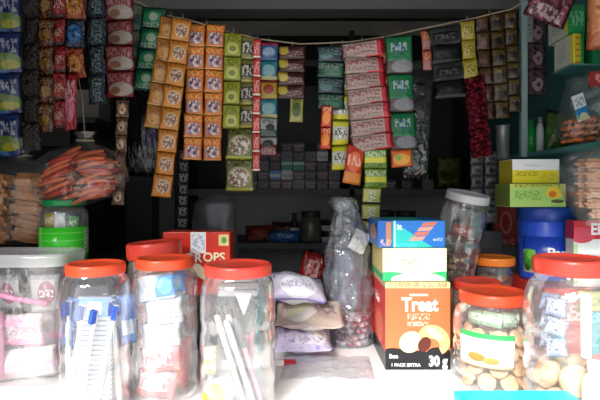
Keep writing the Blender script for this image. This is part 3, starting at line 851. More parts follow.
rbx = X(2, 1.14)
bag = thing('rusk_bag', 'clear bag of brown rusks standing at the left edge behind the clear tub', 'bag', (rbx, 1.20, rz0))
link('bag_film', bag_me('bag_film', [(.095, .003, 0), (.105, .03, 0), (.105, .10, 0), (.098, .16, 0), (.06, .195, .005), (.022, .215, .008), (.018, .225, .01), (.045, .262, .02)], M_bag, depth=.62, seed=3, amp=.05), bag)
link('bag_tie', tube_me('bag_tie', [(.028 * math.cos(a) + .008, .02 * math.sin(a), .219) for a in [i * PI / 8 for i in range(17)]], .002, M_thread, 6), bag)
rp = rusk_proto('rusk', 'brown baked rusk inside the bag at the left edge', 'rusks in the left-hand bag', M_rusk, .080, .028, .032)
for row in range(5):
    for cix in range(2):
        for dp in range(2):
            o = once(rp)
            o.location = Vector((rbx - .044 + .088 * cix + random.uniform(-.003, .003), 1.20 - .030 + .034 * dp, rz0 + .022 + .034 * row))
            o.rotation_euler = (random.uniform(-.05, .05), random.uniform(-.1, .1) + .12, random.uniform(-.08, .08))
# orange snack bag hanging
obx, oby, obz = X(76, 1.1), 1.12, Z(206, 1.1)
bag = thing('snack_bag', 'hanging clear bag stuffed with orange snack sticks, above the green-lidded jar', 'bag', (obx, oby, obz))
link('bag_film', bag_me('bag_film', [(.035, .0, -.03), (.095, .02, -.012), (.112, .06, 0), (.104, .10, 0), (.075, .128, .0), (.026, .144, .012), (.014, .152, .012), (.028, .172, .012)], M_bag, depth=.48, seed=8, amp=.06), bag)
link('bag_tie', tube_me('bag_tie', [(.02 * math.cos(a) + .012, .012 * math.sin(a), .152) for a in [i * PI / 8 for i in range(17)]], .002, M_thread, 6), bag)
link('hanging_thread', tube_me('hanging_thread', [(.012, 0, .152), (.010, -.01, .25), (.008, -.06, .36), (0.0, 1.0 - oby, zr - obz)], .0011, M_thread, 6), bag)
M_stick = solid('orange_snack', '#b8542a', .6, var=.3, scale=40, bump=.5)
M_stick2 = solid('red_snack', '#a82f1c', .6, var=.25, scale=40, bump=.5)
stick_me = [tube_me('snack_stick', [(-l / 2, 0, 0), (-l / 4, .001, .002), (0, 0, .0025), (l / 4, -.001, .001), (l / 2, 0, -.001)], [.003, .0054, .0058, .0056, .003], m, 8) for l, m in ((.075, M_stick), (.065, M_stick2), (.07, M_stick))]
ks = 0
for lay in range(9):
    z = .018 + .0125 * lay
    halfw = [.05, .075, .085, .09, .09, .088, .08, .062, .045][lay]
    for q in range(2):
        for yy in (-.03, -.014, .004, .022):
            if lay in (0, 8) and abs(yy + .004) > .02: continue
            x = (-.5 + q) * halfw
            o = tag(link('snack_stick', stick_me[ks % 3], None, Vector((obx + x + random.uniform(-.006, .006), oby + yy, obz + z)), (0, -.42 * (1 if x < 0 else .55) + random.uniform(-.18, .18), random.uniform(-.2, .2))),
                    ['orange snack stick inside the hanging bag', 'reddish snack stick inside the hanging bag', 'orange snack stick inside the hanging bag'][ks % 3], 'snack', ['orange', 'reddish', 'orange'][ks % 3] + ' sticks in the hanging bag')
            ks += 1
# brown trinket packets right of snack bag
sw = S('sweet_strip', 'narrow strip of pale brown sweets hanging right of the orange snack bag', (123, 100), (118, 205), 13, 1.20, 6, P('brown_sweet_print', '#6a5244', [('e', .5, .5, .3, .3, '#b89a80'), ('n', '#3a2c28', 4, .56)], rough=.2), bulge=.014, part='sweet', wr=.4)

# ------------------------------------------------------------------ tilted red jar and red box
jt = jar('candy_jar', 'jar with tilted red lid standing behind the pouch jar', (X(163, 1.06), 1.06, CT), .061, .272, .059, .034, M_red2_pl, neck=.056, rot=(0, -.075, 0))
for k in range(8):
    if k == 0:
        pk = tag(link('pouch', pillow_me('pouch', .08, .06, .02, pm_pink, seed=140)), 'pink pouch inside the jar with the tilted lid', 'pouch', 'pouches in the tilted-lid jar')
    o = once(pk)
    o.location = Vector((X(163, 1.06) - .006 - .005 * (k // 2), 1.045 + .032 * (k % 2), CT + .04 + .055 * (k // 2))); o.rotation_euler = (0, -.08 + .06 * (k % 2), 0)


def carton(name, label, cx, y0, z0, w, d, h, mats, rz=0.0, cat='box', bevel=.0015, bodyname='carton_body'):
    """box whose front face lies at y0"""
    r = thing(name, label, cat, (cx, y0 + d / 2, z0), (0, 0, rz))
    link(bodyname, box_me(bodyname, w, d, h, mats, bevel), r)
    return r


def letter(root, s, x, z, size, mat, yf, bold=0.0, name='lettering', sx=1.0, shear=0.0, rot=0.0):
    """writing on the front face (y = yf in the root's own frame)"""
    o = link(name, text_me(s, size, mat, bold, sx=sx, shear=shear), root, (x, yf - .0004, z), (0, rot, 0))
    return o


def decal(root, name, pts, mat, yf, k=1):
    return link(name, shape_me(name, pts, mat, .0003), root, (0, yf - .0002 * k, 0))


# red sweets box: text and a cream swoosh
d_ = 1.15
rw = X(230, d_) - X(163, d_); rh = .150; rbz = Z(232, d_) - rh
carton('plain_carton', 'dark plain carton under the red sweets box', (X(163, d_) + X(230, d_)) / 2, d_ + .004, CT, rw - .01, .066, rbz - CT - .0005, [M_dark])
m_rbox = P('red_sweets_box', '#d8331f', [('r', .41, .66, .64, 1, '#f0eeee'), ('t', .43, .70, .62, .97, '#9ab0d8', 9, 12), ('r', .83, .78, .98, .96, '#e8d890'), ('e', .91, .87, .04, .05, '#5aa04a')], bump=.03)
rb = carton('sweets_box', 'red sweets box with cream writing behind the jars left of the shelf', (X(163, d_) + X(230, d_)) / 2, d_, rbz, rw, .07, rh, [m_rbox, P('dark_red_side', '#b0281a', [], bump=.03), P('red_top', '#c8301e', [], bump=.03)])
M_cream = solid('cream_ink', '#f4ecc8', .5, var=.02)
letter(rb, 'D', -.016, rh - .063, .030, M_ink_w, -.0355, .02)
letter(rb, 'R', .004, rh - .063, .030, M_ink_w, -.0355, .02)
letter(rb, 'OPS', .042, rh - .061, .030, M_cream, -.0355, .02)
decal(rb, 'printed_swoosh', ellipse_pts(-.003, rh - .105, .026, .03, 24, 0, -.4, 2.4) + ellipse_pts(-.003, rh - .105, .012, .012, 12, 0, 2.4, 2.4), M_cream, -.0355)
# dark grey pouch behind it
tag(link('grey_sack', bag_me('grey_sack', [(.055, .0, 0), (.07, .05, 0), (.068, .2, 0), (.06, .30, 0), (.058, .35, .004), (.03, .372, .01)], solid('dark_grey_wrap', (.055, .056, .062), .3, var=.3, bump=.4), depth=.5, seed=5, amp=.05, cap1=True), None, (X(213, 1.32), 1.34, CT)), 'dark grey wrapped sack behind the red sweets box', 'sack')

# ------------------------------------------------------------------ purple packets
pp_pur = P('lilac_packet_print', (.60, .56, .72), [('e', .52, .35, .34, .3, '#eceaf4'), ('t', .05, .66, .95, .98, '#2a2438', 18, 12), ('t', .2, .25, .8, .45, '#a89cc8', 14, 8), ('r', 0, 0, 1, .06, '#8a7ac0')], bump=.3)
pp_bei = P('beige_white_packet_print', '#c8b4a8', [('e', .38, .5, .28, .42, '#efe6dc'), ('e', .35, .45, .2, .22, '#f4f0c8'), ('t', .55, .3, .95, .7, '#8a7078', 8, 5), ('r', 0, .9, 1, 1, '#9a84a0')], bump=.3)
pp_pur2 = P('violet_white_packet_print', (.60, .54, .74), [('t', .3, .15, .9, .6, '#f0eef8', 5, 3), ('e', .8, .5, .14, .3, '#ececf0'), ('n', '#a89cd0', 7, .58)], bump=.3)


def lying(name, label, cx, cy, z, w, dp, t, mat, tilt=(0, 0, 0), seed=1, cat='packet', group=None):
    """packet lying on its back: print faces up, seen from the front"""
    me = pillow_me(name, w, dp, t, mat, seed=seed, nx=16, ny=16, wrinkle=.22, zig=True)
    return tag(link(name, me, None, (cx, cy, z + t / 2), (-PI / 2 + tilt[0], tilt[1], tilt[2])), label, cat, group)


lying('snack_packet', 'violet and white packet at the bottom of the pile beside the pen jar', X(303, 1.14), 1.13, CT + .014, .135, .12, .046, pp_pur2, (.22, 0, .0), 201, group='pile of soft packets')
lying('snack_packet', 'beige and white packet in the middle of the pile, pointing at the grey bag', X(309, 1.14), 1.135, CT + .068, .165, .125, .050, pp_bei, (.22, .0, -.06), 202, group='pile of soft packets')
lying('snack_packet', 'lilac packet with speckled back edge on top of the pile', X(297, 1.15), 1.155, CT + .120, .135, .13, .058, pp_pur, (.30, 0, .05), 203, group='pile of soft packets')
tag(link('red_sachet', pillow_me('red_sachet', .05, .022, .007, P('red_white_sliver_print', '#c8282c', [('r', 0, 0, .45, 1, '#e8e4e4')]), seed=210), None, (X(285, 1.06), 1.055, CT + .006), (-PI / 2 + .2, 0, .1)), 'small red and white sachet lying in front of the pile of soft packets', 'sachet')
# flat clear sheet
bm = bmesh.new()
g = {}
nx, ny = 26, 18
for j in range(ny + 1):
    for i in range(nx + 1):
        u, v = i / nx, j / ny
        x = (u - .5) * .19 + .02 * (v - .5); y = (v - .5) * .13 + .012 * math.sin(u * 5)
        z = .0035 + .006 * abs(noise.noise(Vector((u * 4, v * 4, 2)))) + .004 * (noise.noise(Vector((u * 11, v * 9, 5))) + .5)
        for s in (0, 1): g[i, j, s] = bm.verts.new((x, y, z + s * .0006))
for j in range(ny):
    for i in range(nx):
        for s in (0, 1): bm.faces.new([g[a, b, s] for a, b in ((i, j), (i + 1, j), (i + 1, j + 1), (i, j + 1))]).smooth = True
tag(link('plastic_sheet', finish(bm, 'plastic_sheet', film('sheet_film', tint=(.97, .97, .98), haze=.05, gloss=.5, bump=.5)), None, (X(326, 1.06), 1.03, CT), (0, 0, .1)), 'crumpled clear plastic sheet lying on the counter in front of the grey bag', 'plastic sheet')

# ------------------------------------------------------------------ grey clear bag
gx, gy = X(350, 1.19), 1.19
bag = thing('plastic_bag', 'tall crumpled grey see-through bag standing left of the orange croissant box', 'bag', (gx, gy, CT))
link('bag_film', bag_me('bag_film', [(.048, .002, .002), (.060, .02, .002), (.056, .07, .0), (.060, .13, .0), (.060, .19, -.002), (.054, .24, -.003), (.044, .28, -.004), (.036, .31, -.010), (.030, .335, -.008), (.034, .355, -.016), (.022, .368, -.020)], M_bag_grey, depth=.62, seed=21, amp=.17, cap1=True), bag)
link('folded_top', pillow_me('folded_top', .045, .055, .012, film('white_fold_film', haze=.6, gloss=.9, bump=.8, hazecol=(.75, .77, .8)), seed=66, wrinkle=.5), bag, (.020, -.036, .262), (-.25, .5, .1))
M_bead = [solid('pink_sweet', '#d0a0a4', .4), solid('pale_sweet', '#d8c4c4', .4), solid('maroon_sweet', '#9a6068', .4)]
bead = [tag(link('boiled_sweet', lump_me('boiled_sweet', .0085, m, (1, 1, .75), .12, 2, k)), ['pink boiled sweet in the foot of the grey bag', 'pale boiled sweet in the foot of the grey bag', 'maroon boiled sweet in the foot of the grey bag'][k], 'sweet', ['pink', 'pale', 'maroon'][k] + ' sweets in the grey bag') for k, m in enumerate(M_bead)]
kk = 0
for lay in range(5):
    for (rr, n) in ((.034, 11), (.016, 5)):
        for i in range(n):
            a = 2 * PI * (i + .5 * (lay % 2)) / n
            o = once(bead[kk % 3]); kk += 1
            o.location = (gx + .004 + rr * math.cos(a), gy + rr * .78 * math.sin(a), CT + .012 + .0145 * lay + random.uniform(0, .002))
            o.rotation_euler = (random.uniform(-.3, .3), random.uniform(-.3, .3), random.random() * 3)
tag(link('folded_wrapper', pillow_me('folded_wrapper', .07, .15, .03, solid('blue_grey_wrapper', (.20, .23, .30), .25, var=.35, bump=.6), seed=67, wrinkle=.6), None, (gx + .0, gy, CT + .165), (0, .05, .2)), 'folded blue-grey wrapper in the upper part of the grey bag', 'wrapper')

# ------------------------------------------------------------------ the croissant box and the two boxes on it
tw, th_, td = .139, .188, .165
tcx = X(417.5, 1.03)
m_tfront = P('orange_black_box_front', '#ea7448', [('r', 0, 0, 1, .2, '#16181e'), ('e', .12, .19, .2, .06, '#16181e'), ('e', .5, .17, .2, .05, '#16181e'), ('e', .82, .2, .18, .06, '#16181e'), ('r', 0, .93, 1, 1, '#f0d8a0'), ('t', .05, .935, .95, .995, '#b07a4a', 26, 10), ('t', .34, .57, .68, .64, '#f8d8c8', 16, 14), ('t', .34, .50, .66, .55, '#f8d8c8', 18, 18)], bump=.02)
m_tside = P('red_black_box_side', '#d83a34', [('r', 0, 0, 1, .2, '#16181e'), ('t', .1, .68, .6, .78, '#f4d8d0', 8, 20), ('e', .5, .4, .3, .2, '#e8795a'), ('r', 0, .93, 1, 1, '#e0c48a')], bump=.02)
trb = carton('croissant_box', 'orange croissant box with black foot under the cream and blue boxes', tcx, 1.027, CT, tw, td, th_, [m_tfront, m_tside, P('cream_box_top', '#e8d8b0', [], bump=.02)])
yf = -td / 2
letter(trb, 'Treat', .004, .139, .040, M_ink_w, yf, .035, sx=.86)
decal(trb, 'small_heading', [(-.018, .158), (.022, .158), (.022, .163), (-.018, .163)], solid('pale_ink', '#f0c8b8', .5), yf)
M_cro = solid('printed_croissant', '#e8b47c', .5, var=.15, scale=60)
M_cro2 = solid('printed_croissant_light', '#f4d8a8', .5, var=.1, scale=60)
M_choc = solid('printed_chocolate', '#5a2418', .5)
pic = decal(trb, 'croissant_picture', ellipse_pts(.034, .064, .036, .031, 30, -.6, -.5, 3.5) + ellipse_pts(.032, .054, .016, .012, 14, -.6, 3.0, 0.1), M_cro, yf, 1)
p2 = link('croissant_half', shape_me('croissant_half', ellipse_pts(-.016, .060, .025, .022, 26, .6), M_cro2, .0003), pic, (0, -.0003, 0))
p3 = link('chocolate_filling', shape_me('chocolate_filling', ellipse_pts(.014, .055, .017, .013, 22, 1.0), M_choc, .0003), pic, (0, -.0006, 0))
p4 = link('croissant_highlight', shape_me('croissant_highlight', ellipse_pts(.036, .078, .022, .009, 20, -.6), M_cro2, .0003), pic, (0, -.0006, 0))
letter(trb, '30 g', .043, .018, .030, M_ink_w, yf, .035, sx=.78)
letter(trb, 'Bon', -.052, .029, .012, M_ink_w, yf, .03)
letter(trb, '1 PACK EXTRA', -.026, .0105, .0095, M_ink_w, yf, .02)
letter(trb, 'Treat', 0, .132, .03, M_ink_w, 0, .03).matrix_basis = Matrix.Translation((-tw / 2 - .0004, .02, .132)) @ Matrix.Rotation(-PI / 2, 4, 'Z') @ Matrix.Diagonal((.6, 1, .6, 1))
# cream box
cw, ch = .138, .071
cz = CT + th_ + .001
m_cf = P('cream_box_front', '#f4efc4', [('r', .14, 0, 1, 1, '#f8f4d4'), ('e', 1.0, -.02, .42, .32, '#2fc878'), ('e', .1, -.02, .42, .30, '#2fc878'), ('r', 0, 0, 1, .06, '#2fc878'), ('e', .55, .05, .42, .2, '#f8f4d4'), ('t', .28, .5, .56, .68, '#8f9488', 14, 9), ('t', .32, .3, .5, .42, '#8f9488', 16, 10)], bump=.02)
cb = carton('cream_box', 'cream box with green wavy foot between the orange and blue boxes', X(415, 1.03), 1.032, cz, cw, .15, ch, [m_cf, P('cream_box_side', '#e8d48a', [('r', 0, 0, 1, .2, '#2fb870')], bump=.02), P('cream_top', '#f0e8c0', [], bump=.02)])
# blue wafer box
bw_, bh_ = .145, .058
bz = cz + ch + .001
m_bf = P('blue_teal_box_front', '#1474d0', [('b', .55, .42, .28, '#22c8c4'), ('r', .24, 0, .58, .16, '#3ad4d4'), ('r', .0, .0, .22, 1, '#1860b8'), ('r', .12, .1, .2, .95, '#c08060'), ('r', .24, 0, .26, 1, '#e0f0f0'), ('t', .03, .05, .2, .3, '#e8c8b8', 14, 8), ('t', .82, .24, .96, .36, '#d0e4f4', 22, 9)], bump=.02)
bb = carton('wafer_box', 'blue and teal wafer box on top of the cream box', X(412, 1.03), 1.034, bz, bw_, .14, bh_, [m_bf, P('blue_box_side', '#175ab0', [('e', .5, .5, .3, .3, '#b87a5a')], bump=.02), P('blue_box_top', '#2272b8', [('r', .2, 0, .7, 1, '#30b0b0')], bump=.02)])
letter(bb, 'it', -.026, .044, .018, M_ink_w, -.07, .03)
wafer_cols = [solid('printed_wafer_pink', '#e8a090', .5), solid('printed_wafer_tan', '#d8785c', .5)]
for k in range(4):
    z = .014 + .0105 * k; x = -.006 + .0085 * k
    decal(bb, 'printed_wafer', [(x, z), (x + .030, z + .002), (x + .037, z + .0105), (x + .007, z + .0085)], wafer_cols[k % 2], -.07)

# ------------------------------------------------------------------ jars on the right
# carton that carries the clear jar
carton('plain_carton', 'plain brown carton under the leaning clear jar', .402, 1.172, CT, .078, .10, .145, [solid('brown_cardboard', '#8a6a48', .8)])
JL = Vector((X(455, 1.2), 1.235, CT + .1615))
from mathutils import Euler
JLM = Euler((.17, .15, 0)).to_matrix()
jl = jar('candy_jar', 'leaning clear jar with cloudy lid holding brown sweets, behind the croissant box', JL, .057, .222, .053, .020, M_lid_clear, neck=.049, shoulder=.06, rot=(.17, .15, 0))
M_tof = [solid('brown_toffee_wrap', '#5a3a28', .25), solid('gold_toffee_wrap', '#a88a5a', .22, .3), solid('dark_toffee_wrap', '#2c2220', .25)]


def toffee(k, label, group):
    r = thing('toffee', label, 'sweet', group=group)
    link('toffee_body', lump_me('toffee_body', .0095, M_tof[k], (1, .8, .7), .1, 2, k), r)
    for s in (-1, 1):
        bm = bmesh.new(); add_lathe(bm, [(.0025, 0), (.005, .004), (.0075, .008)], 12)
        link('twist_end', finish(bm, 'twist_end', M_tof[k]), r, (s * .008, 0, 0), (0, s * PI / 2, 0))
    return r


tf = [toffee(k, ['brown', 'gold', 'dark'][k] + ' wrapped toffee in the leaning clear jar', ['brown', 'gold', 'dark'][k] + ' toffees in the leaning jar') for k in range(3)]
kk = 0
for lay in range(3):
    for (rr, n) in ((.036, 8), (.0135, 2)):
        for i in range(n):
            a = 2 * PI * (i + .37 * lay) / n
            o = once(tf[(kk * 2 + lay) % 3]); kk += 1
            z = .018 + .0185 * lay
            o.location = JL + JLM @ Vector((rr * math.cos(a), rr * math.sin(a), z)); o.rotation_euler = (random.uniform(-.4, .4), random.uniform(-.4, .4), a + PI / 2)
rl = tag(link('red_packet', pillow_me('red_packet', .06, .028, .01, P('dull_red_packet_print', '#8a2c2c', [('t', .1, .3, .9, .7, '#d8b0a0', 9, 4)]), seed=220), None, JL + JLM @ Vector((0, -.015, .128)), (.17, .15, 0)), 'dull red packet above the toffees in the leaning clear jar', 'packet')

# orange-lidded jar
OJ = Vector((.503, 1.245, CT))
jar('candy_jar', 'small jar with orange lid in front of the dark grey boxes', OJ, .046, .213, .052, .020, M_orange_pl, neck=.043, shoulder=.03)
lz = tag(link('lozenge', lump_me('lozenge', .013, solid('amber_lozenge', '#8a5a34', .4), (1, 1, .6), .12, 2, 4)), 'amber lozenge in the jar with the orange lid', 'sweet', 'lozenges in the orange-lidded jar')
for lay in range(9):
    for i in range(5):
        a = 2 * PI * (i + .5 * lay) / 5
        o = once(lz); o.location = OJ + Vector((.027 * math.cos(a), .027 * math.sin(a), .014 + .018 * lay)); o.rotation_euler = (random.uniform(-.2, .2), random.uniform(-.2, .2), a)

# D: red-lidded jar behind E
DJ = Vector((X(477, 1.1), 1.1, CT))
jar('candy_jar', 'low red-lidded jar wedged behind the labelled biscuit jar', DJ, .053, .179, .052, .020, M_red2_pl, neck=.048, shoulder=.03)
ld = tag(link('wrapped_sweet', lump_me('wrapped_sweet', .012, solid('pale_sweet_wrap', '#c8b0a8', .35), (1.2, .8, .7), .15, 2, 6)), 'pale wrapped sweet in the low jar behind the labelled biscuit jar', 'sweet', 'sweets in the low red-lidded jar')
for lay in range(6):
    for i in range(6):
        a = 2 * PI * (i + .5 * lay) / 6
        o = once(ld); o.location = DJ + Vector((.033 * math.cos(a), .033 * math.sin(a), .014 + .019 * lay)); o.rotation_euler = (random.uniform(-.2, .2), random.uniform(-.2, .2), a + PI / 2)

# E: labelled biscuit jar
EJ = Vector((X(492, .96), .955, CT))
m_elab = P('white_green_jar_label', '#f2f2ec', [('r', 0, .84, 1, 1, '#3fa860'), ('t', .1, .5, .8, .72, '#9a9a90', 12, 8), ('e', .35, .28, .16, .13, '#d88a3a'), ('e', .6, .22, .14, .1, '#c8a45a'), ('r', 0, 0, 1, .06, '#d8d0b0')], bump=.03)
jar('biscuit_jar', 'short red-lidded jar with a white and green label full of tan biscuits', EJ, .076, .186, .065, .021, M_red_pl, neck=.061, shoulder=.045, lab=[(-1.25, .12, .055, .118, m_elab, 'label')])
M_bis = solid('tan_biscuit', '#dcb48a', .75, var=.2, scale=50, bump=.4)


def biscuit_proto(label, group, r=.017, t=.011):
    bm = bmesh.new()
    add_lathe(bm, [(.001, -t / 2), (r * .8, -t / 2), (r * .97, -t * .3), (r, 0), (r * .97, t * .3), (r * .8, t / 2), (.001, t / 2)], 20)
    for v in bm.verts: v.co += Vector((0, 0, 1)) * .0025 * noise.noise(v.co * 90) + v.co.normalized() * .0012 * noise.noise(v.co * 60)
    o = thing('biscuit', label, 'biscuit', group=group)
    link('biscuit_disc', finish(bm, 'biscuit_disc', M_bis), o)
    return o


eb = biscuit_proto('round tan biscuit in the short labelled jar', 'biscuits in the labelled jar')
for lay in range(4):
    for (rr, n) in ((.052, 8), (.017, 2)):
        for i in range(n):
            a = 2 * PI * (i + .5 * (lay % 2)) / n + .2
            o = once(eb)
            tl = .95 if rr > .03 else .2
            o.location = EJ + Vector((rr * math.cos(a), rr * math.sin(a), .020 + .0275 * lay))
            o.rotation_euler = (0, tl + random.uniform(-.2, .2), a)
gs = tag(link('green_sachet', pillow_me('green_sachet', .04, .03, .011, P('mint_sachet_print', '#8fb090', [('r', 0, .3, 1, .7, '#d8e4d4'), ('t', .1, .35, .9, .65, '#4a7a5a', 7, 4)]), seed=240)), 'pale green sachet on top of the biscuits in the labelled jar', 'sachet', 'green sachets in the labelled jar')
for i in range(4):
    a = -PI / 2 + (i - 1.5) * .85
    o = once(gs); o.location = EJ + Vector((.042 * math.cos(a), .042 * math.sin(a), .138)); o.rotation_euler = (-.2, random.uniform(-.2, .2), a + PI / 2)

# F: large jar at the right
FJ = Vector((.463, .822, CT))
jar('biscuit_jar', 'large red-lidded jar at the right with tan biscuits at the bottom', FJ, .0745, .270, .060, .026, M_red2_pl, neck=.056, shoulder=.07, ribs=4)
fb = biscuit_proto('thick tan biscuit in the large jar at the right', 'biscuits in the large right-hand jar', .026, .022)
for lay in range(2):
    for (rr, n) in ((.041, 5),):
        for i in range(n):
            a = 2 * PI * (i + .5 * (lay % 2)) / n
            o = once(fb); o.location = FJ + Vector((rr * math.cos(a), rr * math.sin(a), .030 + .043 * lay)); o.rotation_euler = (0, 1.1 + random.uniform(-.15, .15), a)
fs = tag(link('silver_sachet', pillow_me('silver_sachet', .034, .03, .010, P('blue_grey_sachet_print', '#8f98b4', [('t', .1, .2, .9, .8, '#dfe4f0', 7, 5), ('n', '#4a5478', 4, .6)], rough=.2, metal=.3), seed=250)), 'blue-grey sachet at the left inside the large right-hand jar', 'sachet', 'sachets in the large right-hand jar')
for i in range(6):
    o = once(fs); o.location = FJ + Vector((-.042 + .012 * (i % 2), -.032 + .042 * (i % 2), .126 + .033 * (i // 2))); o.rotation_euler = (random.uniform(-.2, .2), random.uniform(-.3, .3), -.6 * (1 - i % 2))
tag(link('teal_card', box_me('teal_card', .05, .008, .11, [P('teal_card_print', '#3f8f9a', [('t', .2, .5, .8, .9, '#9ad0d0', 6, 9)], bump=.02)], .001), None, FJ + Vector((.042, .0, .105)), (0, 0, .5)), 'teal card standing at the right inside the large jar', 'card')
tag(link('white_tube', lathe_me('white_tube', [(.006, 0), (.008, .002), (.008, .10), (.006, .104)], M_white_pl, 20), None, FJ + Vector((0.0, -.045, .1135))), 'white tube standing in the middle of the large right-hand jar', 'tube')
tag(link('olive_packet', pillow_me('olive_packet', .05, .035, .014, P('olive_packet_print', '#b4ae70', [('t', .1, .3, .9, .7, '#6a6a3a', 7, 4)]), seed=260), None, FJ + Vector((.028, -.012, .198)), (0, .1, .1)), 'olive packet under the lid of the large right-hand jar', 'packet')

# cyan carton in front
m_cy = P('cyan_carton_front', '#18c0c8', [('r', 0, .0, 1, .12, '#14a8b4')], bump=.02)
cy = carton('cyan_carton', 'bright cyan carton lying in front of the biscuit jars', (X(462, .70) + X(583, .70)) / 2, .688, CT, X(583, .70) - X(462, .70), .052, .076, [m_cy, m_cy, P('cyan_carton_top', '#20ccd4', [], bump=.02)])
link('lid_flap', box_me('lid_flap', .16, .046, .0012, [P('cyan_flap', '#22d0d8', [], bump=.02)], .0003), cy, (0, 0, .0762))
# white bottle at the right edge
wb = thing('white_bottle', 'white plastic bottle at the right front corner of the counter', 'bottle', (X(594, .73), .73, CT))
link('body', lathe_me('body', [(.012, 0), (.016, .003), (.0165, .085), (.013, .10), (.008, .106), (.008, .112)], M_white_pl, 32), wb)
link('cap', lathe_me('cap', [(.009, .110), (.0095, .111), (.0095, .123), (.008, .125)], M_white_pl, 24, knurl=(1, 2, .04)), wb)

# ------------------------------------------------------------------ right back: red carton, blue tub, boxes
rc = carton('red_carton', 'red carton under the blue tub and the tea box', .685, 1.085, CT, .265, .215, .162, [P('red_carton_print', '#c8382f', [('r', .05, .55, .6, .9, '#e8d0c8'), ('t', .08, .58, .56, .86, '#a82a24', 12, 8)], bump=.02), P('red_carton_side', '#b8302a', [], bump=.02), P('red_carton_top', '#c03a32', [], bump=.02)])
BZ = CT + .1625
BJ = Vector((X(545.5, 1.21), 1.212, BZ))
m_blab = P('blue_tub_label', '#1c3fae', [('r', .0, .0, .22, .62, '#e8f0e8'), ('e', .1, .35, .1, .3, '#3fa83f'), ('e', .16, .5, .08, .14, '#7ac84a'), ('e', .08, .15, .05, .1, '#2f7a3a')], bump=.02)
bj = thing('drum_jar', 'opaque blue screw-top tub under the yellow and green tea boxes', 'jar', BJ)
link('body', lathe_me('body', [(.05, 0), (.060, .002), (.062, .008), (.062, .138), (.059, .144), (.059, .15)], M_blue_pl, 56), bj)
link('lid', lathe_me('lid', [(.062, .146), (.0655, .147), (.0655, .176), (.063, .180), (.058, .181), (.001, .181)], solid('deep_blue_lid', '#173f9c', .35), 96, knurl=(1, 2, .02)), bj)
link('label', band_me('label', .0626, -1.35, 1.0, .02, .110, m_blab), bj)
t_ = link('lettering', text_me('Pann', .034, M_ink_w, .03), bj, (0, 0, 0))
for v in t_.data.vertices:                               # bend the writing round the tub
    a = v.co.x / .063 + .12
    rr = .0634 - v.co.y
    v.co = Vector((rr * math.sin(a), -rr * math.cos(a), v.co.z + .070))
# elit box
ew = .15
m_ef = P('red_white_box_front', '#f0efee', [('r', 0, .72, 1, 1, '#cc2430'), ('e', .12, .78, .2, .12, '#d84a60'), ('t', .2, .42, .95, .5, '#7a7a80', 20, 24), ('t', .2, .3, .95, .36, '#9a9aa0', 22, 26), ('r', .0, .05, .06, .66, '#b8d8a0')], bump=.02)
eh = Z(220, 1.12) - BZ
el = carton('tea_box', 'red and white box with a white word at the right edge, beside the blue tub', X(569, 1.12) + ew / 2, 1.10, BZ, ew, .035, eh, [m_ef, P('red_white_side', '#c8c8c4', [('r', 0, .72, 1, 1, '#b01c28')], bump=.02), P('red_top2', '#c8242e', [], bump=.02)])
letter(el, 'Elite', -ew / 2 + .065, eh - .021, .036, M_ink_w, -.0175, .03, sx=.85)
# green/yellow box and yellow/white box on the tub
z1 = BZ + .1815
h1 = Z(184, 1.2) - z1
g1 = carton('tea_box', 'light green and yellow tea box lying on the blue tub', X(533, 1.18), 1.155, z1, X(562, 1.155) - X(506, 1.155), .09, h1, [P('green_yellow_box_front', '#a8d070', [('r', .0, .84, 1, 1, '#c8d060'), ('t', .05, .85, .9, .99, '#4a5a20', 14, 10), ('e', .8, .62, .16, .26, '#e8c83a'), ('e', .76, .55, .07, .14, '#d87a2a'), ('t', .08, .3, .55, .7, '#6aa050', 12, 6), ('e', .85, .25, .12, .08, '#5a5a30')], bump=.02), P('olive_box_side', '#6a7a34', [], bump=.02), P('green_box_top', '#98c068', [], bump=.02)])
z2 = z1 + h1 + .0008
h2_ = Z(160, 1.2) - z2
g2 = carton('tea_box', 'yellow and white tea box on top of the light green one', X(533, 1.18), 1.165, z2, X(557, 1.165) - X(510, 1.165), .08, h2_, [P('yellow_white_box_front', '#d8cc2c', [('r', 0, .55, 1, 1, '#e0e2e6'), ('t', .25, .7, .6, .8, '#a8a8c0', 14, 14), ('t', .05, .3, .55, .5, '#8a7a1c', 12, 10), ('t', .6, .12, .95, .45, '#b89a20', 10, 8)], bump=.02), P('yellow_side', '#a89c20', [], bump=.02), P('white_top', '#d8d8dc', [], bump=.02)])
# dark grey boxes, red packet boxes
carton('dark_box', 'dark grey box leaning upright behind the orange-lidded jar', X(490, 1.33), 1.33, CT, .07, .03, Z(231, 1.33) - CT, [M_dark], rz=.0)
carton('dark_box', 'dark grey box at the right of the other dark box, beside the blue tub', X(512, 1.36) + .004, 1.37, CT, .055, .03, Z(246, 1.38) - CT, [solid('charcoal_card', (.06, .06, .065), .5)])
carton('red_box', 'slim dull red box with a pale emblem left of the blue tub', X(506, 1.41), 1.41, CT, X(517, 1.41) - X(496, 1.41), .025, Z(204, 1.41) - CT, [P('dull_red_box_front', '#a82c2c', [('e', .5, .84, .3, .1, '#c86a60'), ('e', .5, .84, .18, .07, '#a02828'), ('t', .1, .64, .9, .7, '#d8a0a0', 6, 30)], bump=.02)])
carton('pink_box', 'slim pink and white box between the red box and the blue tub', X(522, 1.41), 1.41, CT, .026, .02, Z(204, 1.41) - CT, [P('pink_white_box_front', '#a89a96', [('t', .05, .7, .95, .98, '#5a5058', 8, 30), ('r', 0, .5, 1, .66, '#c02858')], bump=.02)])
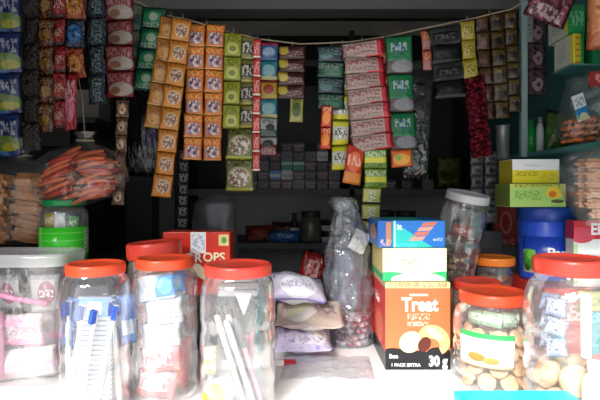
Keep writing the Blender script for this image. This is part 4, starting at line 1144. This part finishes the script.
# pale beaker behind the brown strips
bk = thing('steel_beaker', 'tall grey metal beaker below the brown and gold sachets', 'beaker', (X(503, 1.485), 1.485, Z(160, 1.485)))
link('body', lathe_me('body', [(.016, 0), (.018, .002), (.0205, .10), (.0215, .104)], solid('dull_grey_metal', (.32, .33, .34), .35, .4), 32), bk)
link('rolled_rim', lathe_me('rolled_rim', [(.0205, .102), (.0225, .103), (.0225, .106), (.0205, .107)], solid('rim_metal', (.4, .4, .42), .3, .6), 32), bk)
tag(link('tall_tin', lathe_me('tall_tin', [(.03, 0), (.034, .002), (.034, Z(160, 1.485) - CT - .004), (.032, Z(160, 1.485) - CT)], M_dark, 32), None, (X(503, 1.485), 1.485, CT)), 'tall dark tin standing under the grey metal beaker', 'tin')

# ------------------------------------------------------------------ right-hand rack
rk = thing('wall_rack', 'teal metal rack on the right with a pale post at its inner corner', 'rack', (.646, 1.38, 1.39))
SZ = 1.392                                             # lower shelf, upper face
bm = bmesh.new(); add_box(bm, (X(523.5, 1.385) - .646, .005, .42), (.018, .018, .86)); bmesh.ops.bevel(bm, geom=list(bm.edges), offset=.002, segments=1, affect='EDGES')
link('post', finish(bm, 'post', M_tealpost), rk)


def rboard(name, z, x0, x1, y0, y1, t=.012, mat=M_teal):
    bm = bmesh.new(); add_box(bm, ((x0 + x1) / 2 - .646, (y0 + y1) / 2 - 1.38, z - t / 2 - 1.39), (x1 - x0, y1 - y0, t))
    bmesh.ops.bevel(bm, geom=list(bm.edges), offset=.0015, segments=1, affect='EDGES')
    return link(name, finish(bm, name, mat), rk)


rboard('shelf_board', SZ, .652, XR, .78, 1.62)
rboard('shelf_board', 1.606, .69, XR, 1.215, 1.318, .005)
bm = bmesh.new(); add_box(bm, (XR - .006 - .646, 0, .44), (.008, .9, .86)); link('side_panel', finish(bm, 'side_panel', M_teal), rk)
for yy in (.80,):
    bm = bmesh.new(); add_box(bm, (.01, yy - 1.38, .42), (.018, .018, .86)); link('post', finish(bm, 'post', M_tealpost), rk)
# boxes on the upper shelf
m_gw = P('green_word_box', '#2f9a58', [('t', .1, .3, .9, .8, '#9ad8b0', 4, 2), ('r', 0, 0, 1, .08, '#1c7a44')], bump=.02)
m_ws = P('white_box_side', '#b8bcb4', [('r', .86, 0, 1, 1, '#d8c83a'), ('t', .2, .2, .6, .8, '#8a9a8a', 6, 9)], bump=.02)
m_ws2 = P('white_box_end', '#c2c4b8', [('r', .8, 0, 1, 1, '#d8c83a'), ('t', .15, .2, .6, .85, '#9aa49a', 6, 9)], bump=.02)
m_yf = P('yellow_striped_front', '#c8b830', [('s', 5, .5, '#b87a2c'), ('r', 0, 0, .2, 1, '#d8cc4a'), ('r', .7, 0, 1, 1, '#1f8a4a')], bump=.02)
carton('small_box', 'lower white box with yellow edges on the right-hand rack', X(573, 1.22) + .014, 1.22, 1.6065, .028, .09, .077, [m_yf, m_ws, m_ws2])
carton('small_box', 'white and green box on top of the lower white box on the rack', X(567, 1.24) + .022, 1.235, 1.684, .044, .10, .078, [m_gw, m_ws, m_ws2])
carton('green_carton', 'green carton behind the two white boxes on the rack', .766, 1.225, 1.6065, .04, .05, .14, [P('green_carton_print', '#1f7a48', [('t', .1, .4, .9, .8, '#3fa86a', 4, 5)], bump=.02)])
tag(link('snack_pouch', pillow_me('snack_pouch', .13, .20, .05, P('orange_brown_pouch', '#a8623c', [('n', '#c8845a', 3, .5), ('t', .1, .2, .6, .8, '#d8a888', 4, 6)], rough=.2, bump=.6), seed=300), None, (X(614, 1.1) + .01, 1.1, 1.71), (.05, 0, -.3)), 'orange-brown snack pouch at the top right corner, on the rack', 'packet')
tag(link('maroon_pouch', pillow_me('maroon_pouch', .11, .13, .04, P('maroon_pouch_print', '#4a2430', [('n', '#7a4450', 4, .52), ('t', .1, .05, .9, .25, '#a89a9a', 5, 5)], rough=.18, bump=.9), seed=301, wrinkle=.4), None, (X(551, 1.2), 1.19, Z(-2, 1.2)), (.1, .35, 0)), 'maroon pouch at the top of the rack next to the teal post', 'packet')
strip('packet_strip', 'strip of pale pink packets hanging inside the rack beside the teal post', (537, 18), (537, 95), 17, 1.5, 3, [P('pale_pink_packet', '#6a5058', [('e', .5, .4, .3, .25, '#b89aa4'), ('n', '#3a2c34', 4, .55)], rough=.15, bump=.9)], bulge=.02, part='packet', wr=.4)
strip('packet_strip', 'small white tag strip hanging at the top of the rack by the teal post', (530, 8), (530, 42), 6, 1.46, 2, [P('white_tag_print', '#a8b0b0', [('t', .2, .2, .8, .8, '#6a7a7a', 4, 6)])], bulge=.004, part='tag')
# on the lower shelf
for px, nm, lb in ((531, 0, 'green bottle on the rack shelf right behind the teal post'), (549, 1, 'green bottle on the rack shelf right of the clear bottle')):
    b_ = thing('green_bottle', lb, 'bottle', (X(px, 1.46), 1.46, SZ))
    link('body', lathe_me('body', [(.022, 0), (.0255, .003), (.0255, .05), (.0235, .066), (.012, .080), (.010, .088)], solid('green_bottle_plastic_%d' % nm, '#1fb04a', .25), 28), b_)
    link('cap', lathe_me('cap', [(.012, .084), (.0125, .085), (.0125, .104), (.010, .106)], M_dark if nm else M_green_pl, 20, knurl=(1, 2, .05)), b_)
b_ = thing('clear_bottle', 'small clear bottle between the two green bottles on the rack shelf', 'bottle', (X(540, 1.40), 1.40, SZ))
link('body', lathe_me('body', [(.008, 0), (.0105, .002), (.0105, .07), (.007, .084), (.005, .09)], M_lid_clear, 24), b_)
link('cap', lathe_me('cap', [(.006, .088), (.0065, .089), (.0065, .104), (.005, .105)], solid('grey_cap', (.25, .26, .27), .4), 20), b_)
tag(link('olive_pouch', pillow_me('olive_pouch', .07, .12, .04, P('olive_pouch_print', '#3f5a2c', [('n', '#5a7a3c', 3, .55), ('r', 0, .9, 1, 1, '#2c4020')], rough=.25, bump=.6), seed=305), None, (X(558, 1.36), 1.36, SZ + .058), (-.12, .1, 0)), 'olive green pouch standing on the rack shelf left of the snack bag', 'packet')
sx0, sy0 = .722, 1.17
bag = thing('snack_bag', 'clear bag of orange snack rings on the shelf of the right-hand rack', 'bag', (sx0, sy0, SZ))
link('bag_film', bag_me('bag_film', [(.06, .002, 0), (.085, .02, 0), (.09, .06, 0), (.08, .10, 0), (.07, .135, 0), (.065, .165, 0)], M_bag, depth=.62, seed=31, amp=.07, cap1=True), bag)
link('header_card', box_me('header_card', .11, .012, .035, [P('red_header_print', '#8a2028', [('t', .1, .2, .7, .8, '#d8a08a', 6, 3)], bump=.1)], .001), bag, (.01, -.046, .135))
link('paper_tag', box_me('paper_tag', .034, .004, .062, [P('blue_white_tag_print', '#d4d8dc', [('r', 0, .1, 1, .5, '#2a7ab8'), ('t', .1, .55, .9, .9, '#6a7080', 4, 4), ('e', .5, .1, .4, .2, '#c8c89a')], bump=.05)], .001), bag, (-.062, -.055, .055), (0, -.35, .3))
rg = tag(link('snack_ring', None or (lambda: (lambda bm: (add_lathe(bm, [(.008 + .0045 * math.cos(a), .0045 * math.sin(a)) for a in [i * PI / 5 for i in range(11)]], 16, cap0=False, cap1=False), finish(bm, 'snack_ring', solid('orange_ring_snack', '#c0682f', .7, var=.25, scale=40, bump=.4)))[1])(bmesh.new()))()), 'orange snack ring in the clear bag on the rack shelf', 'snack', 'snack rings in the bag on the rack')
kk = 0
for lay in range(4):
    for i in range(5):
        for j in range(3):
            o = once(rg)
            o.location = (sx0 - .056 + .028 * i + .006 * (lay % 2) - .003, sy0 - .026 + .026 * j, SZ + .014 + .0155 * lay)
            o.rotation_euler = (random.uniform(-.25, .25), random.uniform(-.25, .25), 0)
# rusk bag hanging under the shelf
hx, hy, hz = .630, .99, 1.215
bag = thing('rusk_bag', 'clear bag of long biscuits hanging under the rack at the right edge', 'bag', (hx, hy, hz))
link('bag_film', bag_me('bag_film', [(.02, -.004, -.02), (.066, .02, .0), (.090, .07, .0), (.096, .115, .0), (.085, .14, .004), (.02, .158, .01), (.016, .164, .01), (.03, .178, .01)], M_bag, depth=.55, seed=44, amp=.06), bag)
link('hanging_thread', tube_me('hanging_thread', [(.01, 0, .16), (.015, .002, .168), (.012, 0, SZ - .012 - hz)], .0012, M_thread, 6), bag)
link('bag_tie', tube_me('bag_tie', [(.02 * math.cos(a) + .01, .011 * math.sin(a), .161) for a in [i * PI / 8 for i in range(17)]], .002, M_thread, 6), bag)
rp2 = rusk_proto('rusk', 'pale long biscuit inside the bag under the rack at the right edge', 'biscuits in the right-hand bag', M_rusk2, .060, .024, .019)
for row in range(6):
    for cx_ in range(2):
        for dp in range(2):
            if row == 0 and dp == 1: continue
            o = once(rp2)
            o.location = (hx + .006 + (-.031 + .062 * cx_) * (.96 if row else .7), hy - .016 + .030 * dp, hz + .022 + .0205 * row)
            o.rotation_euler = (random.uniform(-.04, .04), random.uniform(-.05, .05) , random.uniform(-.06, .06))

# ------------------------------------------------------------------ shelves at the back
D0 = 2.15
su = thing('shelving_unit', 'dark shelving unit at the back of the shop', 'shelf', (X(330, D0), D0, 0))
ox = X(330, D0)
M_shelf = solid('dark_wood', (.035, .032, .03), .6, var=.3, scale=10)
M_shelf2 = solid('grey_wood', (.10, .095, .085), .55, var=.3, scale=10)
for zz, m in ((Z(189, D0), M_shelf2), (Z(243, D0), M_shelf2), (Z(330, D0), M_shelf), (Z(60, D0), M_shelf)):
    bm = bmesh.new(); add_box(bm, (0, .2, zz - .014), (1.35, .40, .028)); link('shelf_board', finish(bm, 'shelf_board', m), su)
for xx in (-.685, .685, X(352, D0) - ox):
    bm = bmesh.new(); add_box(bm, (xx, .2, 1.0), (.02, .40, 2.0)); link('upright', finish(bm, 'upright', M_shelf), su)
bm = bmesh.new(); add_box(bm, (0, .405, Z(189, D0) + .4), (1.35, .01, .83)); link('back_panel', finish(bm, 'back_panel', M_black), su)  # black sheet added so the upper bay looks deep in shade
U, Lw = Z(189, D0), Z(243, D0)
# cartons of small boxes on the upper shelf
prints = {
    'maroon': P('maroon_small_box', '#4a2a34', [('r', 0, .5, 1, .75, '#8a7478'), ('t', .1, .1, .9, .45, '#a88a8a', 5, 3)], bump=.02),
    'black': P('black_small_box', '#1c1a20', [('r', 0, .55, 1, .8, '#5a5058'), ('t', .1, .15, .9, .5, '#8a8088', 5, 3)], bump=.02),
    'grey': P('grey_small_box', '#6a6870', [('t', .1, .2, .9, .8, '#2c2a30', 5, 3)], bump=.02),
    'teal': P('teal_small_box', '#2c9a8c', [('r', 0, .6, 1, .85, '#b8d8d0'), ('t', .1, .1, .9, .5, '#0c4a44', 4, 3)], bump=.02),
    'white': P('white_small_box', '#d8d8d8', [('t', .1, .2, .9, .6, '#5a5a64', 4, 3)], bump=.02),
    'blue': P('blue_small_box', '#6a9ad0', [('r', 0, .3, 1, .6, '#d8e4f0')], bump=.02),
}
pr_box = {}
for k, m in prints.items():
    pr_box[k] = [box_me('%s_box' % k, .050, .05, .042, [m], .001)]
seen = {}
rowsz = [['maroon', 'black', 'maroon', 'maroon', 'grey', 'maroon', 'black', 'maroon'],
         ['black', 'maroon', 'blue', 'white', 'maroon', 'black', 'maroon', 'grey'],
         ['maroon', 'grey', 'black', 'teal', 'teal', 'maroon', 'black', 'maroon'],
         [None, 'black', 'maroon', 'grey', 'black', 'grey', 'white', None],
         [None, None, None, 'black', 'maroon', None, 'maroon', None]]
for r_, row in enumerate(rowsz):
    for c_, k in enumerate(row):
        if not k: continue
        lb = {'maroon': 'small maroon box stacked on the upper back shelf', 'black': 'small black box stacked on the upper back shelf', 'grey': 'small grey box stacked on the upper back shelf',
              'teal': 'small teal box among the dark boxes on the upper back shelf', 'white': 'small white box among the dark boxes on the upper back shelf', 'blue': 'small pale blue box in the stack on the upper back shelf'}[k]
        if k == 'teal': lb = 'left of the two small teal boxes on the upper back shelf' if c_ == 3 else 'right of the two small teal boxes on the upper back shelf'
        if k == 'white': lb = 'lower small white box above the maroon boxes on the upper back shelf' if r_ == 1 else 'upper small white box on top of the stack on the back shelf'
        o = tag(link('small_box', pr_box[k][0], None, (X(251, D0) + .0535 * c_, D0 + .045 + .01 * ((r_ + c_) % 2) * 0, U + .0424 * r_), (0, 0, 0)), lb, 'box', 'small boxes on the upper back shelf')
for i, (px, k, lb) in enumerate([(374, 'grey', 'grey packet alone on the upper back shelf right of the hanging strips'), (392, 'maroon', 'maroon packet on the upper back shelf right of the hanging strips'), (409, 'black', 'black packet on the upper back shelf behind the smoky sleeve'), (430, 'grey', 'grey packet at the right end of the upper back shelf')]):
    tag(link('small_box', pr_box[k][0], None, (X(px, D0), D0 + .06, U)), lb, 'box')
for i, (px, py) in enumerate([(452, 172), (458, 190)]):
    tag(link('olive_pack', pillow_me('olive_pack', .12, .075, .04, P('olive_pack_print_%d' % i, '#4a4a1c', [('n', '#6a6a2c', 3, .5)], bump=.5), seed=320 + i), None, (X(455, D0), D0 + .08, U + .038 + .07 * (1 - i)), (0, 0, .1)), ['upper olive pack at the right end of the back shelf', 'lower olive pack at the right end of the back shelf'][i], 'packet')
# lower shelf
tag(link('red_pack', pillow_me('red_pack', .13, .075, .05, P('red_brown_pack', '#7a2a20', [('e', .5, .5, .3, .3, '#a8503a'), ('t', .1, .1, .9, .4, '#c8a48a', 6, 4)], bump=.5), seed=330), None, (X(258, D0), D0 + .07, Lw + .036), (.05, 0, .05)), 'red and brown pack at the left of the lower back shelf', 'packet')
tag(link('red_pack', pillow_me('red_pack', .10, .07, .045, P('dull_red_pack', '#5a2420', [('t', .1, .3, .9, .7, '#a87a6a', 6, 4)], bump=.5), seed=331), None, (X(281, D0), D0 + .13, Lw + .05), (.0, 0, -.1)), 'dull red pack behind the blue pack on the lower back shelf', 'packet')
tag(link('blue_pack', pillow_me('blue_pack', .145, .05, .045, P('blue_pack_print', '#2a6ab8', [('n', '#6aa0d8', 3, .55), ('t', .2, .3, .8, .7, '#c8d8e8', 6, 4)], bump=.5), seed=332), None, (X(284, D0), D0 + .04, Lw + .026), (-.2, 0, 0)), 'blue pack lying at the front of the lower back shelf', 'packet')
gjx = thing('glass_jar', 'greenish glass jar with dark lid on the lower back shelf', 'jar', (X(311, D0), D0 + .06, Lw))
link('body', lathe_me('body', [(.04, 0), (.05, .004), (.052, .02), (.052, .085), (.044, .105), (.040, .115)], solid('greenish_filled_glass', (.12, .13, .09), .15, var=.4, scale=25), 32), gjx)
link('lid', lathe_me('lid', [(.043, .113), (.0445, .114), (.0445, .138), (.041, .141)], M_dark, 40, knurl=(1, 2, .02)), gjx)
b_ = thing('dark_bottle', 'small dark bottle with white band left of the glass jar on the back shelf', 'bottle', (X(294, D0), D0 + .10, Lw))
link('body', lathe_me('body', [(.018, 0), (.02, .002), (.02, .08), (.010, .10), (.009, .11)], M_black, 24), b_)
link('label', band_me('label', .0204, -1.6, 1.6, .045, .062, M_white_pl), b_)
link('cap', lathe_me('cap', [(.011, .108), (.0115, .109), (.0115, .13), (.009, .131)], M_dark, 20), b_)
tin = solid('tin_white_black', (.4, .4, .4), .4)
for k in range(4):
    t_ = tag(link('flat_tin', lathe_me('flat_tin', [(.026, 0), (.028, .001), (.028, .012), (.0285, .013), (.0285, .022), (.027, .0245)], [M_white_pl, M_black][k % 2], 32), None, (X(328, D0), D0 + .04, Lw + .026 * k)),
             ['lowest, white, of the four flat tins stacked beside the glass jar', 'second from the bottom, black, of the flat tins beside the glass jar', 'third from the bottom, white, of the flat tins beside the glass jar', 'topmost, black, of the flat tins beside the glass jar'][k], 'tin', 'flat tins stacked on the back shelf')
for px, dy in ((366, 0), (388, .02), (410, 0.01)):
    o = copy_tree(gjx); o.location = (X(px, D0), D0 + .07 + dy, Lw)
    o['label'] = {366: 'greenish glass jar on the back shelf behind the pale yellow-green sachets', 388: 'greenish glass jar on the back shelf directly behind the blue wafer box', 410: 'greenish glass jar on the back shelf at the right behind the blue wafer box'}[px]
# red things on the floor shelf / behind the counter
tag(link('red_pouch', pillow_me('red_pouch', .075, .20, .04, P('dark_red_pouch', '#8a1a1c', [('n', '#b83a34', 3, .58), ('t', .2, .6, .8, .9, '#d8a8a0', 5, 5)], rough=.2, bump=.6), seed=340), None, (X(308, 1.38), 1.38, CT + .105), (.0, .25, .1)), 'dark red pouch standing behind the pile of soft packets', 'packet')
# grey cartons on a small ledge of the left wall
wl = thing('wall_shelf', 'small dark shelf high on the left wall', 'shelf', (XL, 1.75, Z(126, 1.7) - .0))
bm = bmesh.new(); add_box(bm, (.11, 0, -.008), (.22, .5, .016)); link('shelf_board', finish(bm, 'shelf_board', M_black), wl)
for s in (-.2, .2):
    bm = bmesh.new(); add_box(bm, (.06, s, -.05), (.12, .014, .07)); link('bracket', finish(bm, 'bracket', M_black), wl)
M_gcar = solid('grey_cardboard', (.16, .15, .145), .75, var=.15)
wz = Z(126, 1.7)
carton('grey_carton', 'left grey carton on the high shelf at the left wall', XL + .075, 1.56, wz, .075, .1, .10, [M_gcar])
carton('grey_carton', 'right grey carton on the high shelf at the left wall', XL + .168, 1.56, wz, .075, .1, .10, [M_gcar])

# ------------------------------------------------------------------ light, sky, camera
w = bpy.data.worlds.new('World'); sc.world = w
w.use_nodes = True
bg = w.node_tree.nodes['Background']
bg.inputs['Color'].default_value = (0.90, 0.95, 1.0, 1)
bg.inputs['Strength'].default_value = 1.15
sun = bpy.data.lights.new('sun', 'SUN')
sun.energy = 17.0; sun.angle = math.radians(24); sun.color = (1.0, .965, .92)
so = bpy.data.objects.new('sun', sun); C.objects.link(so)
el_, az = math.radians(37), math.radians(-25)
dirv = Vector((-math.cos(el_) * math.sin(az), math.cos(el_) * math.cos(az), -math.sin(el_)))
so.rotation_euler = dirv.to_track_quat('-Z', 'Y').to_euler()
so.location = (-.5, -2, 4)
cam = bpy.data.cameras.new('camera')
cam.sensor_width = 36; cam.lens = F / 600 * 36; cam.shift_y = -10 / 600; cam.clip_start = .02
co = bpy.data.objects.new('camera', cam); C.objects.link(co)
co.location = (0, 0, EZ); co.rotation_euler = (PI / 2, 0, 0)
sc.camera = co
sc.view_settings.view_transform = 'Standard'
sc.view_settings.look = 'None'
sc.view_settings.exposure = 0.15
sc.view_settings.gamma = 1.0
sc.cycles.transparent_max_bounces = 40
sc.cycles.max_bounces = 8
